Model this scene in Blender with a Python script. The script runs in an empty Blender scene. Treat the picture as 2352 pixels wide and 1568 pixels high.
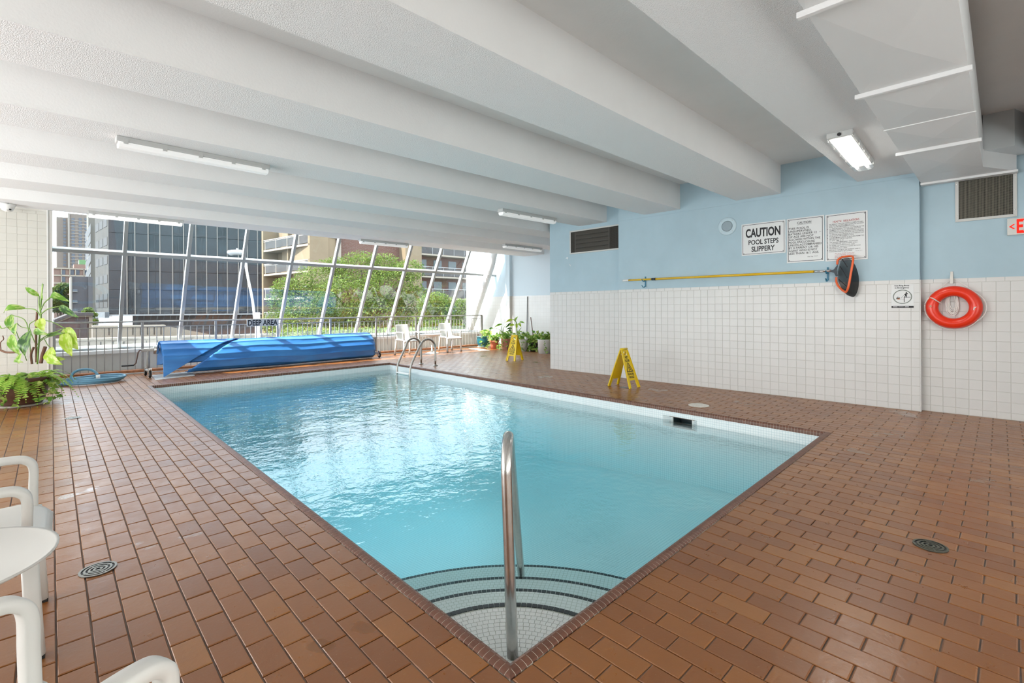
import bpy, math, random
import numpy as np
from mathutils import Vector, Matrix

random.seed(7)
SC = bpy.context.scene
COL = SC.collection

# ------------------------------------------------------------------ camera
F_PX, CX, HY, EYE = 1105.0, 1176.0, 706.9, 1.3
YAW, ROLL = math.radians(45.6), math.radians(0.30)
FW = Vector((math.cos(YAW), math.sin(YAW), 0)); RT = Vector((math.sin(YAW), -math.cos(YAW), 0)); UP = Vector((0, 0, 1))
CR = RT * math.cos(ROLL) - UP * math.sin(ROLL); CU = RT * math.sin(ROLL) + UP * math.cos(ROLL)
cam_d = bpy.data.cameras.new('camera'); cam = bpy.data.objects.new('camera', cam_d); COL.objects.link(cam)
cam.matrix_world = Matrix(((CR.x, CU.x, -FW.x, 0), (CR.y, CU.y, -FW.y, 0), (CR.z, CU.z, -FW.z, EYE), (0, 0, 0, 1)))
cam_d.sensor_width = 36.0; cam_d.lens = 36.0 * F_PX / 2352.0; cam_d.shift_y = -(784.0 - HY) / 2352.0
cam_d.clip_start = 0.05; cam_d.clip_end = 1000
SC.camera = cam

# ------------------------------------------------------------------ world, sun, exposure
SC.view_settings.view_transform = 'Standard'; SC.view_settings.look = 'None'
SC.view_settings.gamma = 1.0; SC.view_settings.use_curve_mapping = False
SC.view_settings.exposure = 0.0
world = bpy.data.worlds.new('sky'); SC.world = world; world.use_nodes = True
wn = world.node_tree.nodes; wl = world.node_tree.links; wn.clear()
w_out = wn.new('ShaderNodeOutputWorld'); w_bg = wn.new('ShaderNodeBackground')
w_bg.inputs['Color'].default_value = (0.80, 0.90, 1.0, 1); w_bg.inputs['Strength'].default_value = 5.2
wl.new(w_bg.outputs[0], w_out.inputs[0])
SUN_DIR = Vector((-0.62, 0.16, 0.77)).normalized()
sun_d = bpy.data.lights.new('sun', 'SUN'); sun_d.energy = 16.0; sun_d.angle = math.radians(0.6); sun_d.color = (1.0, 0.95, 0.86)
sun = bpy.data.objects.new('sun', sun_d); COL.objects.link(sun); sun.location = (0, 20, 30)
sun.rotation_euler = SUN_DIR.to_track_quat('Z', 'Y').to_euler()

def area_light(name, loc, rot, sx, sy, power, color=(1, 1, 1)):
    d = bpy.data.lights.new(name, 'AREA'); d.shape = 'RECTANGLE'; d.size = sx; d.size_y = sy; d.energy = power; d.color = color
    o = bpy.data.objects.new(name, d); COL.objects.link(o); o.location = loc; o.rotation_euler = rot
    return o
# two added fill lights, behind and left of the viewpoint, with no window there
area_light('rear_fill', (1.2, -2.5, 0.9), (math.radians(-125), 0, 0), 8.0, 1.3, 250, (0.94, 0.975, 1.0))
area_light('side_fill', (-4.7, 6.2, 1.15), (0, math.radians(-106), 0), 1.8, 9.0, 560, (0.97, 0.985, 1.0))

# ------------------------------------------------------------------ pixel helpers (2352x1568 frame)
EYEV = Vector((0, 0, EYE))
def ray(px, py):
    return FW + CR * ((px - CX) / F_PX) + CU * ((HY - py) / F_PX)
def G(px, py, z=0.0):
    d = ray(px, py); return EYEV + d * ((z - EYE) / d.z)
def onX(px, py, y):
    d = ray(px, py); return EYEV + d * (y / d.y)
def onY(px, py, x):
    d = ray(px, py); return EYEV + d * (x / d.x)
def at(px, py, depth):
    d = ray(px, py); return EYEV + d * (depth / d.dot(FW))

# ------------------------------------------------------------------ object helpers
def tag(o, label=None, cat=None, group=None, kind=None):
    if label: o['label'] = label
    if cat: o['category'] = cat
    if group: o['group'] = group
    if kind: o['kind'] = kind
    return o
def empty(name, loc=(0, 0, 0), rz=0.0, M=None, **kw):
    o = bpy.data.objects.new(name, None); COL.objects.link(o)
    if M is not None: o.matrix_world = M
    else: o.location = loc; o.rotation_euler = (0, 0, rz)
    return tag(o, **kw)
def link(name, me, parent=None, loc=None, M=None):
    o = bpy.data.objects.new(name, me); COL.objects.link(o)
    if parent: o.parent = parent
    if M is not None: o.matrix_local = M
    elif loc is not None: o.location = loc
    return o
def copy_tree(o, parent=None):
    c = o.copy(); COL.objects.link(c); c.parent = parent
    for ch in o.children: copy_tree(ch, c)
    return c

class MB:
    def __init__(s): s.v = []; s.f = []; s.mi = []; s.cur = 0
    def add(s, vs, fs):
        n = len(s.v); s.v += [tuple(p) for p in vs]; s.f += [tuple(n + i for i in f) for f in fs]; s.mi += [s.cur] * len(fs); return s
    def box(s, x0, x1, y0, y1, z0, z1):
        return s.add([(x0,y0,z0),(x1,y0,z0),(x1,y1,z0),(x0,y1,z0),(x0,y0,z1),(x1,y0,z1),(x1,y1,z1),(x0,y1,z1)],
                     [(3,2,1,0),(4,5,6,7),(0,1,5,4),(1,2,6,5),(2,3,7,6),(3,0,4,7)])
    def hexa(s, b, t):
        return s.add(list(b) + list(t), [(3,2,1,0),(4,5,6,7),(0,1,5,4),(1,2,6,5),(2,3,7,6),(3,0,4,7)])
    def prism(s, poly, h0, h1, axis='z'):
        n = len(poly)
        m = {'z': lambda a, b, h: (a, b, h), 'y': lambda a, b, h: (a, h, b), 'x': lambda a, b, h: (h, a, b)}[axis]
        vs = [m(a, b, h0) for a, b in poly] + [m(a, b, h1) for a, b in poly]
        return s.add(vs, [tuple(range(n))[::-1], tuple(range(n, 2 * n))] + [(i, (i + 1) % n, n + (i + 1) % n, n + i) for i in range(n)])
    def tube(s, pts, r, n=10, closed=False, cap=True, flat=None):
        P = [Vector(p) for p in pts]; N = len(P); rs = r if isinstance(r, (list, tuple)) else [r] * N
        rings = []; up = None
        for i in range(N):
            if closed: t = P[(i + 1) % N] - P[i - 1]
            else: t = P[min(i + 1, N - 1)] - P[max(i - 1, 0)]
            t.normalize()
            if up is None:
                up = Vector((0, 0, 1)) if abs(t.z) < 0.9 else Vector((1, 0, 0))
            up = (up - t * up.dot(t))
            if up.length < 1e-6: up = t.orthogonal()
            up.normalize(); b = t.cross(up)
            sx, sy = flat if flat else (1, 1)
            rings.append([P[i] + (up * math.cos(a) * sx + b * math.sin(a) * sy) * rs[i] for a in [2 * math.pi * k / n for k in range(n)]])
        vs = [p for R in rings for p in R]; fs = []
        for i in range(N if closed else N - 1):
            j = (i + 1) % N
            for k in range(n): fs.append((i * n + k, i * n + (k + 1) % n, j * n + (k + 1) % n, j * n + k))
        if cap and not closed: fs += [tuple(range(n))[::-1], tuple(range((N - 1) * n, N * n))]
        return s.add(vs, fs)
    def lathe(s, prof, n=24, c=(0, 0, 0), cap=True):
        vs = []; fs = []
        for r, z in prof:
            for k in range(n):
                a = 2 * math.pi * k / n; vs.append((c[0] + r * math.cos(a), c[1] + r * math.sin(a), c[2] + z))
        for i in range(len(prof) - 1):
            for k in range(n): fs.append((i * n + k, i * n + (k + 1) % n, (i + 1) * n + (k + 1) % n, (i + 1) * n + k))
        if cap: fs += [tuple(range(n))[::-1], tuple(range((len(prof) - 1) * n, len(prof) * n))]
        return s.add(vs, fs)
    def torus(s, R, r, n=40, m=12, c=(0, 0, 0), axis='z', sq=1.0):
        vs = []; fs = []
        for i in range(n):
            a = 2 * math.pi * i / n
            for j in range(m):
                b = 2 * math.pi * j / m; q = R + r * math.cos(b); h = r * math.sin(b) * sq
                p = {'z': (q * math.cos(a), q * math.sin(a), h), 'y': (q * math.cos(a), h, q * math.sin(a)), 'x': (h, q * math.cos(a), q * math.sin(a))}[axis]
                vs.append((p[0] + c[0], p[1] + c[1], p[2] + c[2]))
        for i in range(n):
            for j in range(m): fs.append((i * m + j, ((i + 1) % n) * m + j, ((i + 1) % n) * m + (j + 1) % m, i * m + (j + 1) % m))
        return s.add(vs, fs)
    def grid(s, fn, nu, nv):
        vs = [fn(i / nu, j / nv) for i in range(nu + 1) for j in range(nv + 1)]
        return s.add(vs, [(i * (nv + 1) + j, (i + 1) * (nv + 1) + j, (i + 1) * (nv + 1) + j + 1, i * (nv + 1) + j + 1) for i in range(nu) for j in range(nv)])
    def mesh(s, name, mat, smooth=False):
        me = bpy.data.meshes.new(name); me.from_pydata(s.v, [], s.f)
        ms = mat if isinstance(mat, (list, tuple)) else [mat]
        for m in ms: me.materials.append(m)
        if len(ms) > 1: me.polygons.foreach_set('material_index', s.mi)
        if smooth: me.polygons.foreach_set('use_smooth', [True] * len(me.polygons))
        me.update(); return me
    def build(s, name, mat, parent=None, smooth=False, bevel=0.0, seg=2, M=None, loc=None, solid=0.0, **kw):
        o = link(name, s.mesh(name, mat, smooth), parent, loc, M)
        if solid:
            m = o.modifiers.new('thick', 'SOLIDIFY'); m.thickness = solid; m.offset = 0
        if bevel:
            m = o.modifiers.new('edge', 'BEVEL'); m.width = bevel; m.segments = seg; m.limit_method = 'ANGLE'; m.angle_limit = math.radians(40)
        return tag(o, **kw)

def frame_matrix(o, u, v, n):
    return Matrix(((u[0], v[0], n[0], o[0]), (u[1], v[1], n[1], o[1]), (u[2], v[2], n[2], o[2]), (0, 0, 0, 1)))

def text_mesh(txt, width=None, height=None, bold=0.0, align='CENTER', spacing=1.0, line=1.0):
    c = bpy.data.curves.new('t', 'FONT'); c.body = txt; c.align_x = align; c.align_y = 'CENTER'; c.size = 1.0
    c.offset = bold; c.space_character = spacing; c.space_line = line; c.resolution_u = 3
    o = bpy.data.objects.new('t', c); COL.objects.link(o)
    bpy.context.view_layer.update()
    me = bpy.data.meshes.new_from_object(o.evaluated_get(bpy.context.evaluated_depsgraph_get()))
    bpy.data.objects.remove(o); bpy.data.curves.remove(c)
    co = np.empty(len(me.vertices) * 3, np.float32); me.vertices.foreach_get('co', co); co = co.reshape(-1, 3)
    lo, hi = co.min(0), co.max(0); sz = np.maximum(hi - lo, 1e-6)
    sx = width / sz[0] if width else None; sy = height / sz[1] if height else None
    if sx is None: sx = sy
    if sy is None: sy = sx
    if align == 'CENTER': co[:, 0] -= (lo[0] + hi[0]) / 2
    else: co[:, 0] -= lo[0]
    co[:, 1] -= (lo[1] + hi[1]) / 2
    co[:, 0] *= sx; co[:, 1] *= sy
    me.vertices.foreach_set('co', co.ravel()); me.update()
    return me
def text(name, txt, mat, parent, x, y, z, **kw):
    me = text_mesh(txt, **kw); me.materials.clear(); me.materials.append(mat)
    return link(name, me, parent, (x, y, z))

# ------------------------------------------------------------------ materials
MATS = {}
class NT:
    def __init__(s, name):
        m = bpy.data.materials.new(name); m.use_nodes = True; s.m = m; s.t = m.node_tree; s.t.nodes.clear()
        s.out = s.n('ShaderNodeOutputMaterial')
    def n(s, typ, **kw):
        nd = s.t.nodes.new(typ)
        for k, v in kw.items(): setattr(nd, k, v)
        return nd
    def l(s, a, b): s.t.links.new(a, b)
    def val(s, sock, v):
        if hasattr(v, 'is_output') or isinstance(v, bpy.types.NodeSocket): s.l(v, sock)
        else: sock.default_value = v
    def math(s, op, a, b=0.0, clamp=False):
        nd = s.n('ShaderNodeMath', operation=op, use_clamp=clamp); s.val(nd.inputs[0], a); s.val(nd.inputs[1], b); return nd.outputs[0]
    def mix(s, f, a, b):
        nd = s.n('ShaderNodeMix', data_type='RGBA'); s.val(nd.inputs[0], f); s.val(nd.inputs[6], a); s.val(nd.inputs[7], b); return nd.outputs[2]
    def ramp(s, f, stops):
        nd = s.n('ShaderNodeValToRGB'); s.l(f, nd.inputs[0]); e = nd.color_ramp.elements
        while len(e) < len(stops): e.new(0.5)
        for i, (p, c) in enumerate(stops): e[i].position = p; e[i].color = (*c, 1) if len(c) == 3 else c
        return nd.outputs[0]
    def noise(s, scale, detail=3, rough=0.5, vec=None):
        nd = s.n('ShaderNodeTexNoise'); nd.inputs['Scale'].default_value = scale; nd.inputs['Detail'].default_value = detail; nd.inputs['Roughness'].default_value = rough
        if vec is not None: s.l(vec, nd.inputs['Vector'])
        return nd.outputs[0]
    def pos(s): return s.n('ShaderNodeNewGeometry').outputs['Position']
    def obj(s): return s.n('ShaderNodeTexCoord').outputs['Object']
    def sep(s, v): nd = s.n('ShaderNodeSeparateXYZ'); s.l(v, nd.inputs[0]); return nd.outputs
    def scale(s, v, sc):
        nd = s.n('ShaderNodeVectorMath', operation='MULTIPLY'); s.l(v, nd.inputs[0]); nd.inputs[1].default_value = sc; return nd.outputs[0]
    def bump(s, h, strength, dist=0.01):
        nd = s.n('ShaderNodeBump'); nd.inputs['Strength'].default_value = strength; nd.inputs['Distance'].default_value = dist; s.l(h, nd.inputs['Height']); return nd.outputs[0]
    def bsdf(s, color, rough=0.5, metal=0.0, spec=0.5, normal=None, **kw):
        b = s.n('ShaderNodeBsdfPrincipled')
        c = color if isinstance(color, bpy.types.NodeSocket) else (*color, 1) if len(color) == 3 else color
        s.val(b.inputs['Base Color'], c); s.val(b.inputs['Roughness'], rough); b.inputs['Metallic'].default_value = metal; b.inputs['Specular IOR Level'].default_value = spec
        if normal is not None: s.l(normal, b.inputs['Normal'])
        for k, v in kw.items(): s.val(b.inputs[k.replace('_', ' ')], v)
        s.l(b.outputs[0], s.out.inputs[0]); return b
    def rnd(s):
        a = s.n('ShaderNodeObjectInfo').outputs['Random']; b = s.n('ShaderNodeNewGeometry').outputs['Random Per Island']
        return s.math('FRACT', s.math('ADD', a, b))

def M_(name, color, rough=0.5, metal=0.0, spec=0.5, var=0.0, vscale=6.0, bump=0.0, bscale=80.0, bdist=0.004, **kw):
    if name in MATS: return MATS[name]
    t = NT(name); c = (*color, 1)
    if var:
        f = t.noise(vscale, 4, 0.6, t.pos()); lo = tuple(max(0, x * (1 - var)) for x in color); hi = tuple(min(1, x * (1 + var)) for x in color)
        c = t.ramp(f, [(0.3, lo), (0.7, hi)])
    nrm = t.bump(t.noise(bscale, 2, 0.6, t.pos()), bump, bdist) if bump else None
    t.bsdf(c, rough, metal, spec, nrm, **kw); MATS[name] = t.m; return t.m

def floor_tile_mat():
    t = NT('quarry_tile'); p = t.pos()
    r = t.rnd(); base = t.ramp(r, [(0.0, (0.205, 0.064, 0.010)), (0.35, (0.252, 0.084, 0.013)), (0.75, (0.295, 0.104, 0.016)), (1.0, (0.335, 0.128, 0.022))])
    n1 = t.noise(9, 5, 0.65, p); base = t.mix(t.math('MULTIPLY', n1, 0.55), base, (0.24, 0.094, 0.028, 1))
    n2 = t.noise(55, 4, 0.7, p); base = t.mix(t.math('MULTIPLY', t.math('GREATER_THAN', n2, 0.66), 0.25), base, (0.42, 0.29, 0.20, 1))
    wet = t.noise(1.7, 3, 0.55, p); wm = t.ramp(wet, [(0.655, (0, 0, 0)), (0.675, (1, 1, 1))])
    base = t.mix(t.math('MULTIPLY', wm, 0.45), base, (0.17, 0.062, 0.012, 1))
    rg = t.mix(wm, t.ramp(n1, [(0.3, (0.26,) * 3), (0.7, (0.38,) * 3)]), (0.17, 0.17, 0.17, 1))
    t.bsdf(base, rg, 0, 0.78, t.bump(t.noise(38, 3, 0.6, p), 0.16, 0.006)); return t.m
def coping_mat():
    t = NT('coping_tile'); r = t.rnd(); n1 = t.noise(60, 3, 0.7, t.pos())
    c = t.mix(t.math('MULTIPLY', n1, 0.7), t.ramp(r, [(0, (0.135, 0.052, 0.03)), (1, (0.21, 0.086, 0.05))]), (0.10, 0.042, 0.026, 1))
    t.bsdf(c, 0.42, 0, 0.5, t.bump(n1, 0.15, 0.003)); return t.m
def pool_tile_mat():
    t = NT('pool_mosaic'); g = t.n('ShaderNodeNewGeometry'); p = t.sep(g.outputs['Position']); nn = t.sep(g.outputs['Normal'])
    P = 0.0275
    def line(c):
        f = t.math('FRACT', t.math('DIVIDE', c, P)); return t.math('LESS_THAN', f, 0.11)
    lx, ly, lz = line(p[0]), line(p[1]), line(p[2])
    fx = t.math('GREATER_THAN', t.math('ABSOLUTE', nn[0]), 0.7); fy = t.math('GREATER_THAN', t.math('ABSOLUTE', nn[1]), 0.7); fz = t.math('GREATER_THAN', t.math('ABSOLUTE', nn[2]), 0.7)
    m = t.math('MAXIMUM', t.math('MULTIPLY', lx, t.math('SUBTRACT', 1, fx)), t.math('MAXIMUM', t.math('MULTIPLY', ly, t.math('SUBTRACT', 1, fy)), t.math('MULTIPLY', lz, t.math('SUBTRACT', 1, fz))))
    n1 = t.noise(1.3, 2, 0.5, g.outputs['Position'])
    tile = t.ramp(n1, [(0.3, (0.82, 0.86, 0.86)), (0.7, (0.87, 0.90, 0.89))])
    c = t.mix(m, tile, (0.52, 0.62, 0.64, 1)); t.bsdf(c, 0.25, 0, 0.5); return t.m
def schlick(t, normal, f0, ex=5.0):
    g = t.n('ShaderNodeNewGeometry'); d = t.n('ShaderNodeVectorMath', operation='DOT_PRODUCT'); t.l(g.outputs['Incoming'], d.inputs[0])
    if normal is not None: t.l(normal, d.inputs[1])
    else: t.l(g.outputs['Normal'], d.inputs[1])
    k = t.math('SUBTRACT', 1.0, t.math('ABSOLUTE', d.outputs['Value']), True)
    return t.math('ADD', f0, t.math('MULTIPLY', t.math('POWER', k, ex), 1 - f0), True)
def water_mat():
    t = NT('pool_water'); p = t.pos()
    h = t.math('ADD', t.math('ADD', t.math('MULTIPLY', t.noise(2.0, 2, 0.5, p), 0.75), t.math('MULTIPLY', t.noise(6.5, 3, 0.55, p), 0.42)), t.math('MULTIPLY', t.noise(19, 2, 0.5, p), 0.16))
    nrm = t.bump(h, 0.30, 0.045)
    tr = t.n('ShaderNodeBsdfTransparent'); gl = t.n('ShaderNodeBsdfGlossy'); gl.inputs['Roughness'].default_value = 0.03; t.l(nrm, gl.inputs['Normal'])
    mx = t.n('ShaderNodeMixShader'); t.l(schlick(t, nrm, 0.024, 4.8), mx.inputs[0]); t.l(tr.outputs[0], mx.inputs[1]); t.l(gl.outputs[0], mx.inputs[2]); t.l(mx.outputs[0], t.out.inputs['Surface'])
    va = t.n('ShaderNodeVolumeAbsorption'); va.inputs['Color'].default_value = (0.12, 0.87, 0.965, 1); va.inputs['Density'].default_value = 0.30
    t.l(va.outputs[0], t.out.inputs['Volume']); return t.m
def glass_mat(name, tint=(0.96, 0.98, 0.98), f0=0.05, dust=0.0):
    t = NT(name); tr = t.n('ShaderNodeBsdfTransparent'); tr.inputs[0].default_value = (*tint, 1)
    gl = t.n('ShaderNodeBsdfGlossy'); gl.inputs['Roughness'].default_value = 0.0
    mx = t.n('ShaderNodeMixShader'); t.l(schlick(t, None, f0), mx.inputs[0]); t.l(tr.outputs[0], mx.inputs[1]); t.l(gl.outputs[0], mx.inputs[2])
    if dust:
        du = t.n('ShaderNodeBsdfTranslucent'); du.inputs[0].default_value = (0.9, 0.93, 0.95, 1); m2 = t.n('ShaderNodeMixShader')
        t.l(t.math('MULTIPLY', t.ramp(t.noise(1.1, 5, 0.65, t.pos()), [(0.35, (0.25,) * 3), (0.75, (1, 1, 1))]), dust), m2.inputs[0]); t.l(mx.outputs[0], m2.inputs[1]); t.l(du.outputs[0], m2.inputs[2]); t.l(m2.outputs[0], t.out.inputs[0])
    else: t.l(mx.outputs[0], t.out.inputs[0])
    return t.m
def emit_mat(name, color, strength):
    t = NT(name); e = t.n('ShaderNodeEmission'); e.inputs[0].default_value = (*color, 1); e.inputs[1].default_value = strength; t.l(e.outputs[0], t.out.inputs[0]); return t.m
def wall_tile_mat(name, col):
    t = NT(name); r = t.rnd(); c = t.mix(r, (*[x * 0.965 for x in col], 1), (*col, 1))
    t.bsdf(c, 0.30, 0, 0.35, t.bump(t.noise(14, 2, 0.5, t.pos()), 0.05, 0.01)); return t.m
def gridline_mat(name, col, line, pu, pv, w, rough=0.3, offs=0.5, axes=(0, 2)):
    t = NT(name); p = t.sep(t.pos()); v = t.math('DIVIDE', p[axes[1]], pv); row = t.math('FLOOR', v)
    u = t.math('ADD', t.math('DIVIDE', p[axes[0]], pu), t.math('MULTIPLY', t.math('MODULO', row, 2.0), offs))
    a = t.math('LESS_THAN', t.math('FRACT', u), w / pu); b = t.math('LESS_THAN', t.math('FRACT', v), w / pv)
    n1 = t.noise(1.5, 4, 0.6, t.pos()); cc = t.mix(n1, (*[x * 0.86 for x in col], 1), (*[min(1, x * 1.1) for x in col], 1))
    t.bsdf(t.mix(t.math('MAXIMUM', a, b), cc, (*line, 1)), rough); return t.m
def leaf_mat(name, a, b, vein):
    t = NT(name); o = t.obj(); r = t.rnd(); c = t.mix(r, (*a, 1), (*b, 1))
    s = t.sep(o); w = t.n('ShaderNodeTexNoise'); w.inputs['Scale'].default_value = 22
    t.l(t.scale(o, (0.45, 1.6, 1.0)), w.inputs['Vector']); c = t.mix(t.ramp(w.outputs[0], [(0.47, (0, 0, 0)), (0.6, (1, 1, 1))]), c, (*vein, 1))
    bs = t.bsdf(c, 0.32, 0, 0.5)
    tl = t.n('ShaderNodeBsdfTranslucent'); t.l(c, tl.inputs[0]); mx = t.n('ShaderNodeMixShader'); mx.inputs[0].default_value = 0.35
    t.l(bs.outputs[0], mx.inputs[1]); t.l(tl.outputs[0], mx.inputs[2]); t.l(mx.outputs[0], t.out.inputs[0]); return t.m
def foliage_mat(name, a, b):
    t = NT(name); r = t.n('ShaderNodeNewGeometry').outputs['Random Per Island']; c = t.mix(r, (*a, 1), (*b, 1)); bs = t.bsdf(c, 0.5, 0, 0.3)
    tl = t.n('ShaderNodeBsdfTranslucent'); t.l(c, tl.inputs[0]); mx = t.n('ShaderNodeMixShader'); mx.inputs[0].default_value = 0.4
    t.l(bs.outputs[0], mx.inputs[1]); t.l(tl.outputs[0], mx.inputs[2]); t.l(mx.outputs[0], t.out.inputs[0]); return t.m
def cover_mat():
    t = NT('cover_fabric'); p = t.pos(); n1 = t.noise(3.0, 4, 0.6, t.scale(p, (0.35, 1, 1.6))); n2 = t.noise(260, 2, 0.5, p)
    c = t.ramp(n1, [(0.3, (0.026, 0.15, 0.46)), (0.6, (0.045, 0.23, 0.60)), (0.85, (0.12, 0.34, 0.68))])
    t.bsdf(c, 0.38, 0, 0.5, t.bump(n2, 0.25, 0.003)); return t.m

FLOOR_TILE, COPING, POOLTILE, WATER = floor_tile_mat(), coping_mat(), pool_tile_mat(), water_mat()
GLASS = glass_mat('window_glass', dust=0.002)
WALL_TILE = wall_tile_mat('white_wall_tile', (0.70, 0.695, 0.675)); WALL_TILE_L = wall_tile_mat('cream_wall_tile', (0.68, 0.665, 0.605))
BLUE = M_('blue_paint', (0.405, 0.545, 0.615), 0.55, var=0.05, vscale=1.5, bump=0.12, bscale=90)
BLUE_PALE = M_('pale_blue_paint', (0.60, 0.70, 0.76), 0.55, bump=0.1, bscale=90)
GROUT_W = M_('wall_grout', (0.62, 0.60, 0.55), 0.8)
GROUT_F = M_('floor_grout', (0.20, 0.155, 0.13), 0.8, var=0.35, vscale=3)
GROUT_C = M_('coping_grout', (0.60, 0.55, 0.46), 0.8, var=0.15, vscale=20)
STIPPLE = M_('stipple_ceiling', (0.88, 0.88, 0.88), 0.9, bump=0.8, bscale=130, bdist=0.007)
PLASTER = M_('ceiling_plaster', (0.86, 0.86, 0.85), 0.85, var=0.03, vscale=1.2, bump=0.25, bscale=55)
WHITE = M_('white_plastic', (0.82, 0.82, 0.79), 0.32)
RESIN = M_('resin_white', (0.74, 0.73, 0.69), 0.36)
WHITE_METAL = M_('white_metal', (0.80, 0.81, 0.81), 0.4)
SHEET = M_('painted_duct', (0.77, 0.775, 0.775), 0.42)
STEEL = M_('brushed_steel', (0.60, 0.585, 0.56), 0.24, 1.0, var=0.08, vscale=30)
STEEL_D = M_('dull_steel', (0.44, 0.42, 0.385), 0.34, 1.0)
ALU = M_('window_aluminium', (0.40, 0.41, 0.41), 0.42, 0.3)
RAILGREY = M_('rail_paint', (0.34, 0.33, 0.31), 0.45, var=0.12, vscale=8)
BLACK = M_('black_plastic', (0.018, 0.018, 0.02), 0.45)
RUBBER = M_('black_rubber', (0.012, 0.012, 0.012), 0.7)
INK = M_('black_ink', (0.012, 0.012, 0.014), 0.6)
RED_INK = M_('red_ink', (0.40, 0.045, 0.035), 0.6)
SIGNW = M_('sign_white', (0.72, 0.73, 0.725), 0.35)
YELLOW = M_('yellow_plastic', (0.88, 0.62, 0.008), 0.35)
POLE_Y = M_('pole_yellow', (0.75, 0.46, 0.012), 0.3)
CONC = M_('light_concrete', (0.56, 0.55, 0.52), 0.85, var=0.12, vscale=2.0)
# ------------------------------------------------------------------ deck / pool coordinate map (the pool is a slightly skewed rectangle)
QX0, QX1, QY0, QY1 = 1.17, 5.80, 1.225, 10.25
CA, CB, CC, CD = Vector((1.167, 1.212)), Vector((1.291, 10.205)), Vector((6.004, 10.307)), Vector((5.785, 1.238))
def W(x, y, z=0.0):
    p = (x - QX0) / (QX1 - QX0); q = (y - QY0) / (QY1 - QY0)
    v = CA * (1 - p) * (1 - q) + CD * p * (1 - q) + CC * p * q + CB * (1 - p) * q
    return Vector((v.x, v.y, z))
def Wrot(x, y):
    d = W(x, y + 0.1) - W(x, y - 0.1); return math.atan2(-d.x, d.y)
def project(p):
    v = Vector(p) - EYEV; z = v.dot(FW)
    if z < 0.05: return None
    return CX + F_PX * v.dot(CR) / z, HY - F_PX * v.dot(CU) / z, z
def in_frame(p, m=60):
    q = project(p); return q is not None and -m < q[0] < 2352 + m and -m < q[1] < 1568 + m
IX0, IX1, IY0, IY1 = QX0 + 0.058, QX1 - 0.058, QY0 + 0.058, QY1 - 0.058      # inner edge of the coping
WATER_Z = -0.15

# ------------------------------------------------------------------ floor
b = MB()
RX0, RX1, RY0, RY1 = -5.2, 11.2, -2.8, 12.95
for (x0, x1, y0, y1) in ((RX0, QX0, RY0, RY1), (QX1, RX1, RY0, RY1), (QX0, QX1, RY0, QY0), (QX0, QX1, QY1, RY1)):
    vs = [W(x0, y0, -0.006), W(x1, y0, -0.006), W(x1, y1, -0.006), W(x0, y1, -0.006)]
    b.hexa([(v.x, v.y, -0.12) for v in vs], vs)
floor = b.build('floor', GROUT_F, kind='structure')

TP, TL, GAP = 0.105, 0.21, 0.0055
def tile_faces(mb, P, top, c=0.0035, dz=0.0):
    """bevelled tile from 4 corner points (xy), top height"""
    cx = sum(p.x for p in P) / 4; cy = sum(p.y for p in P) / 4
    lo = [(p.x, p.y, top - 0.012) for p in P]; mi = [(p.x, p.y, top - 0.0025) for p in P]
    tp = []
    for p in P:
        d = Vector((cx - p.x, cy - p.y)); d = d / max(d.length, 1e-6) * c * 1.4; tp.append((p.x + d.x, p.y + d.y, top + dz))
    n = 4; vs = lo + mi + tp
    fs = [(8, 9, 10, 11)] + [(i, (i + 1) % 4, 4 + (i + 1) % 4, 4 + i) for i in range(4)] + [(4 + i, 4 + (i + 1) % 4, 8 + (i + 1) % 4, 8 + i) for i in range(4)]
    mb.add(vs, fs)
cells = []
k0 = int((RX0 - 0.02) / TP) - 1; k1 = int((RX1 - 0.02) / TP) + 1
for k in range(k0, k1):
    xa, xb = 0.0225 + k * TP, 0.0225 + (k + 1) * TP
    oy = 0.071 + (k % 2) * TL / 2
    j0 = int((RY0 - oy) / TL) - 1; j1 = int((12.42 - oy) / TL) + 1
    for j in range(j0, j1):
        ya, yb = oy + j * TL, oy + (j + 1) * TL
        if (xa + xb) / 2 > 7.9 and (ya + yb) / 2 < 6.6: continue
        if xb > 11.1 or xb < -1.6 or yb < -0.6: continue
        rects = [(xa, xb, ya, yb, True)]
        if xb > QX0 and xa < QX1 and yb > QY0 and ya < QY1:          # cut against the pool
            rects = []
            if xa < QX0: rects.append((xa, QX0, ya, yb, False))
            if xb > QX1: rects.append((QX1, xb, ya, yb, False))
            mx0, mx1 = max(xa, QX0), min(xb, QX1)
            if ya < QY0: rects.append((mx0, mx1, ya, QY0, False))
            if yb > QY1: rects.append((mx0, mx1, QY1, yb, False))
        for r in rects:
            if r[1] - r[0] < 0.016 or r[3] - r[2] < 0.016: continue
            c = W((r[0] + r[1]) / 2, (r[2] + r[3]) / 2); vis = in_frame(c, 80)
            cells.append(((0 if vis else 100) + c.length, r))
cells.sort(key=lambda t: t[0])
u = MB(); h = GAP / 2
tile_faces(u, [Vector(p) for p in ((-TP/2+h, -TL/2+h), (TP/2-h, -TL/2+h), (TP/2-h, TL/2-h), (-TP/2+h, TL/2-h))], 0.0)
TILE_ME = u.mesh('floor_tile', FLOOR_TILE)
rest = MB(); rr = random.Random(3)
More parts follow.
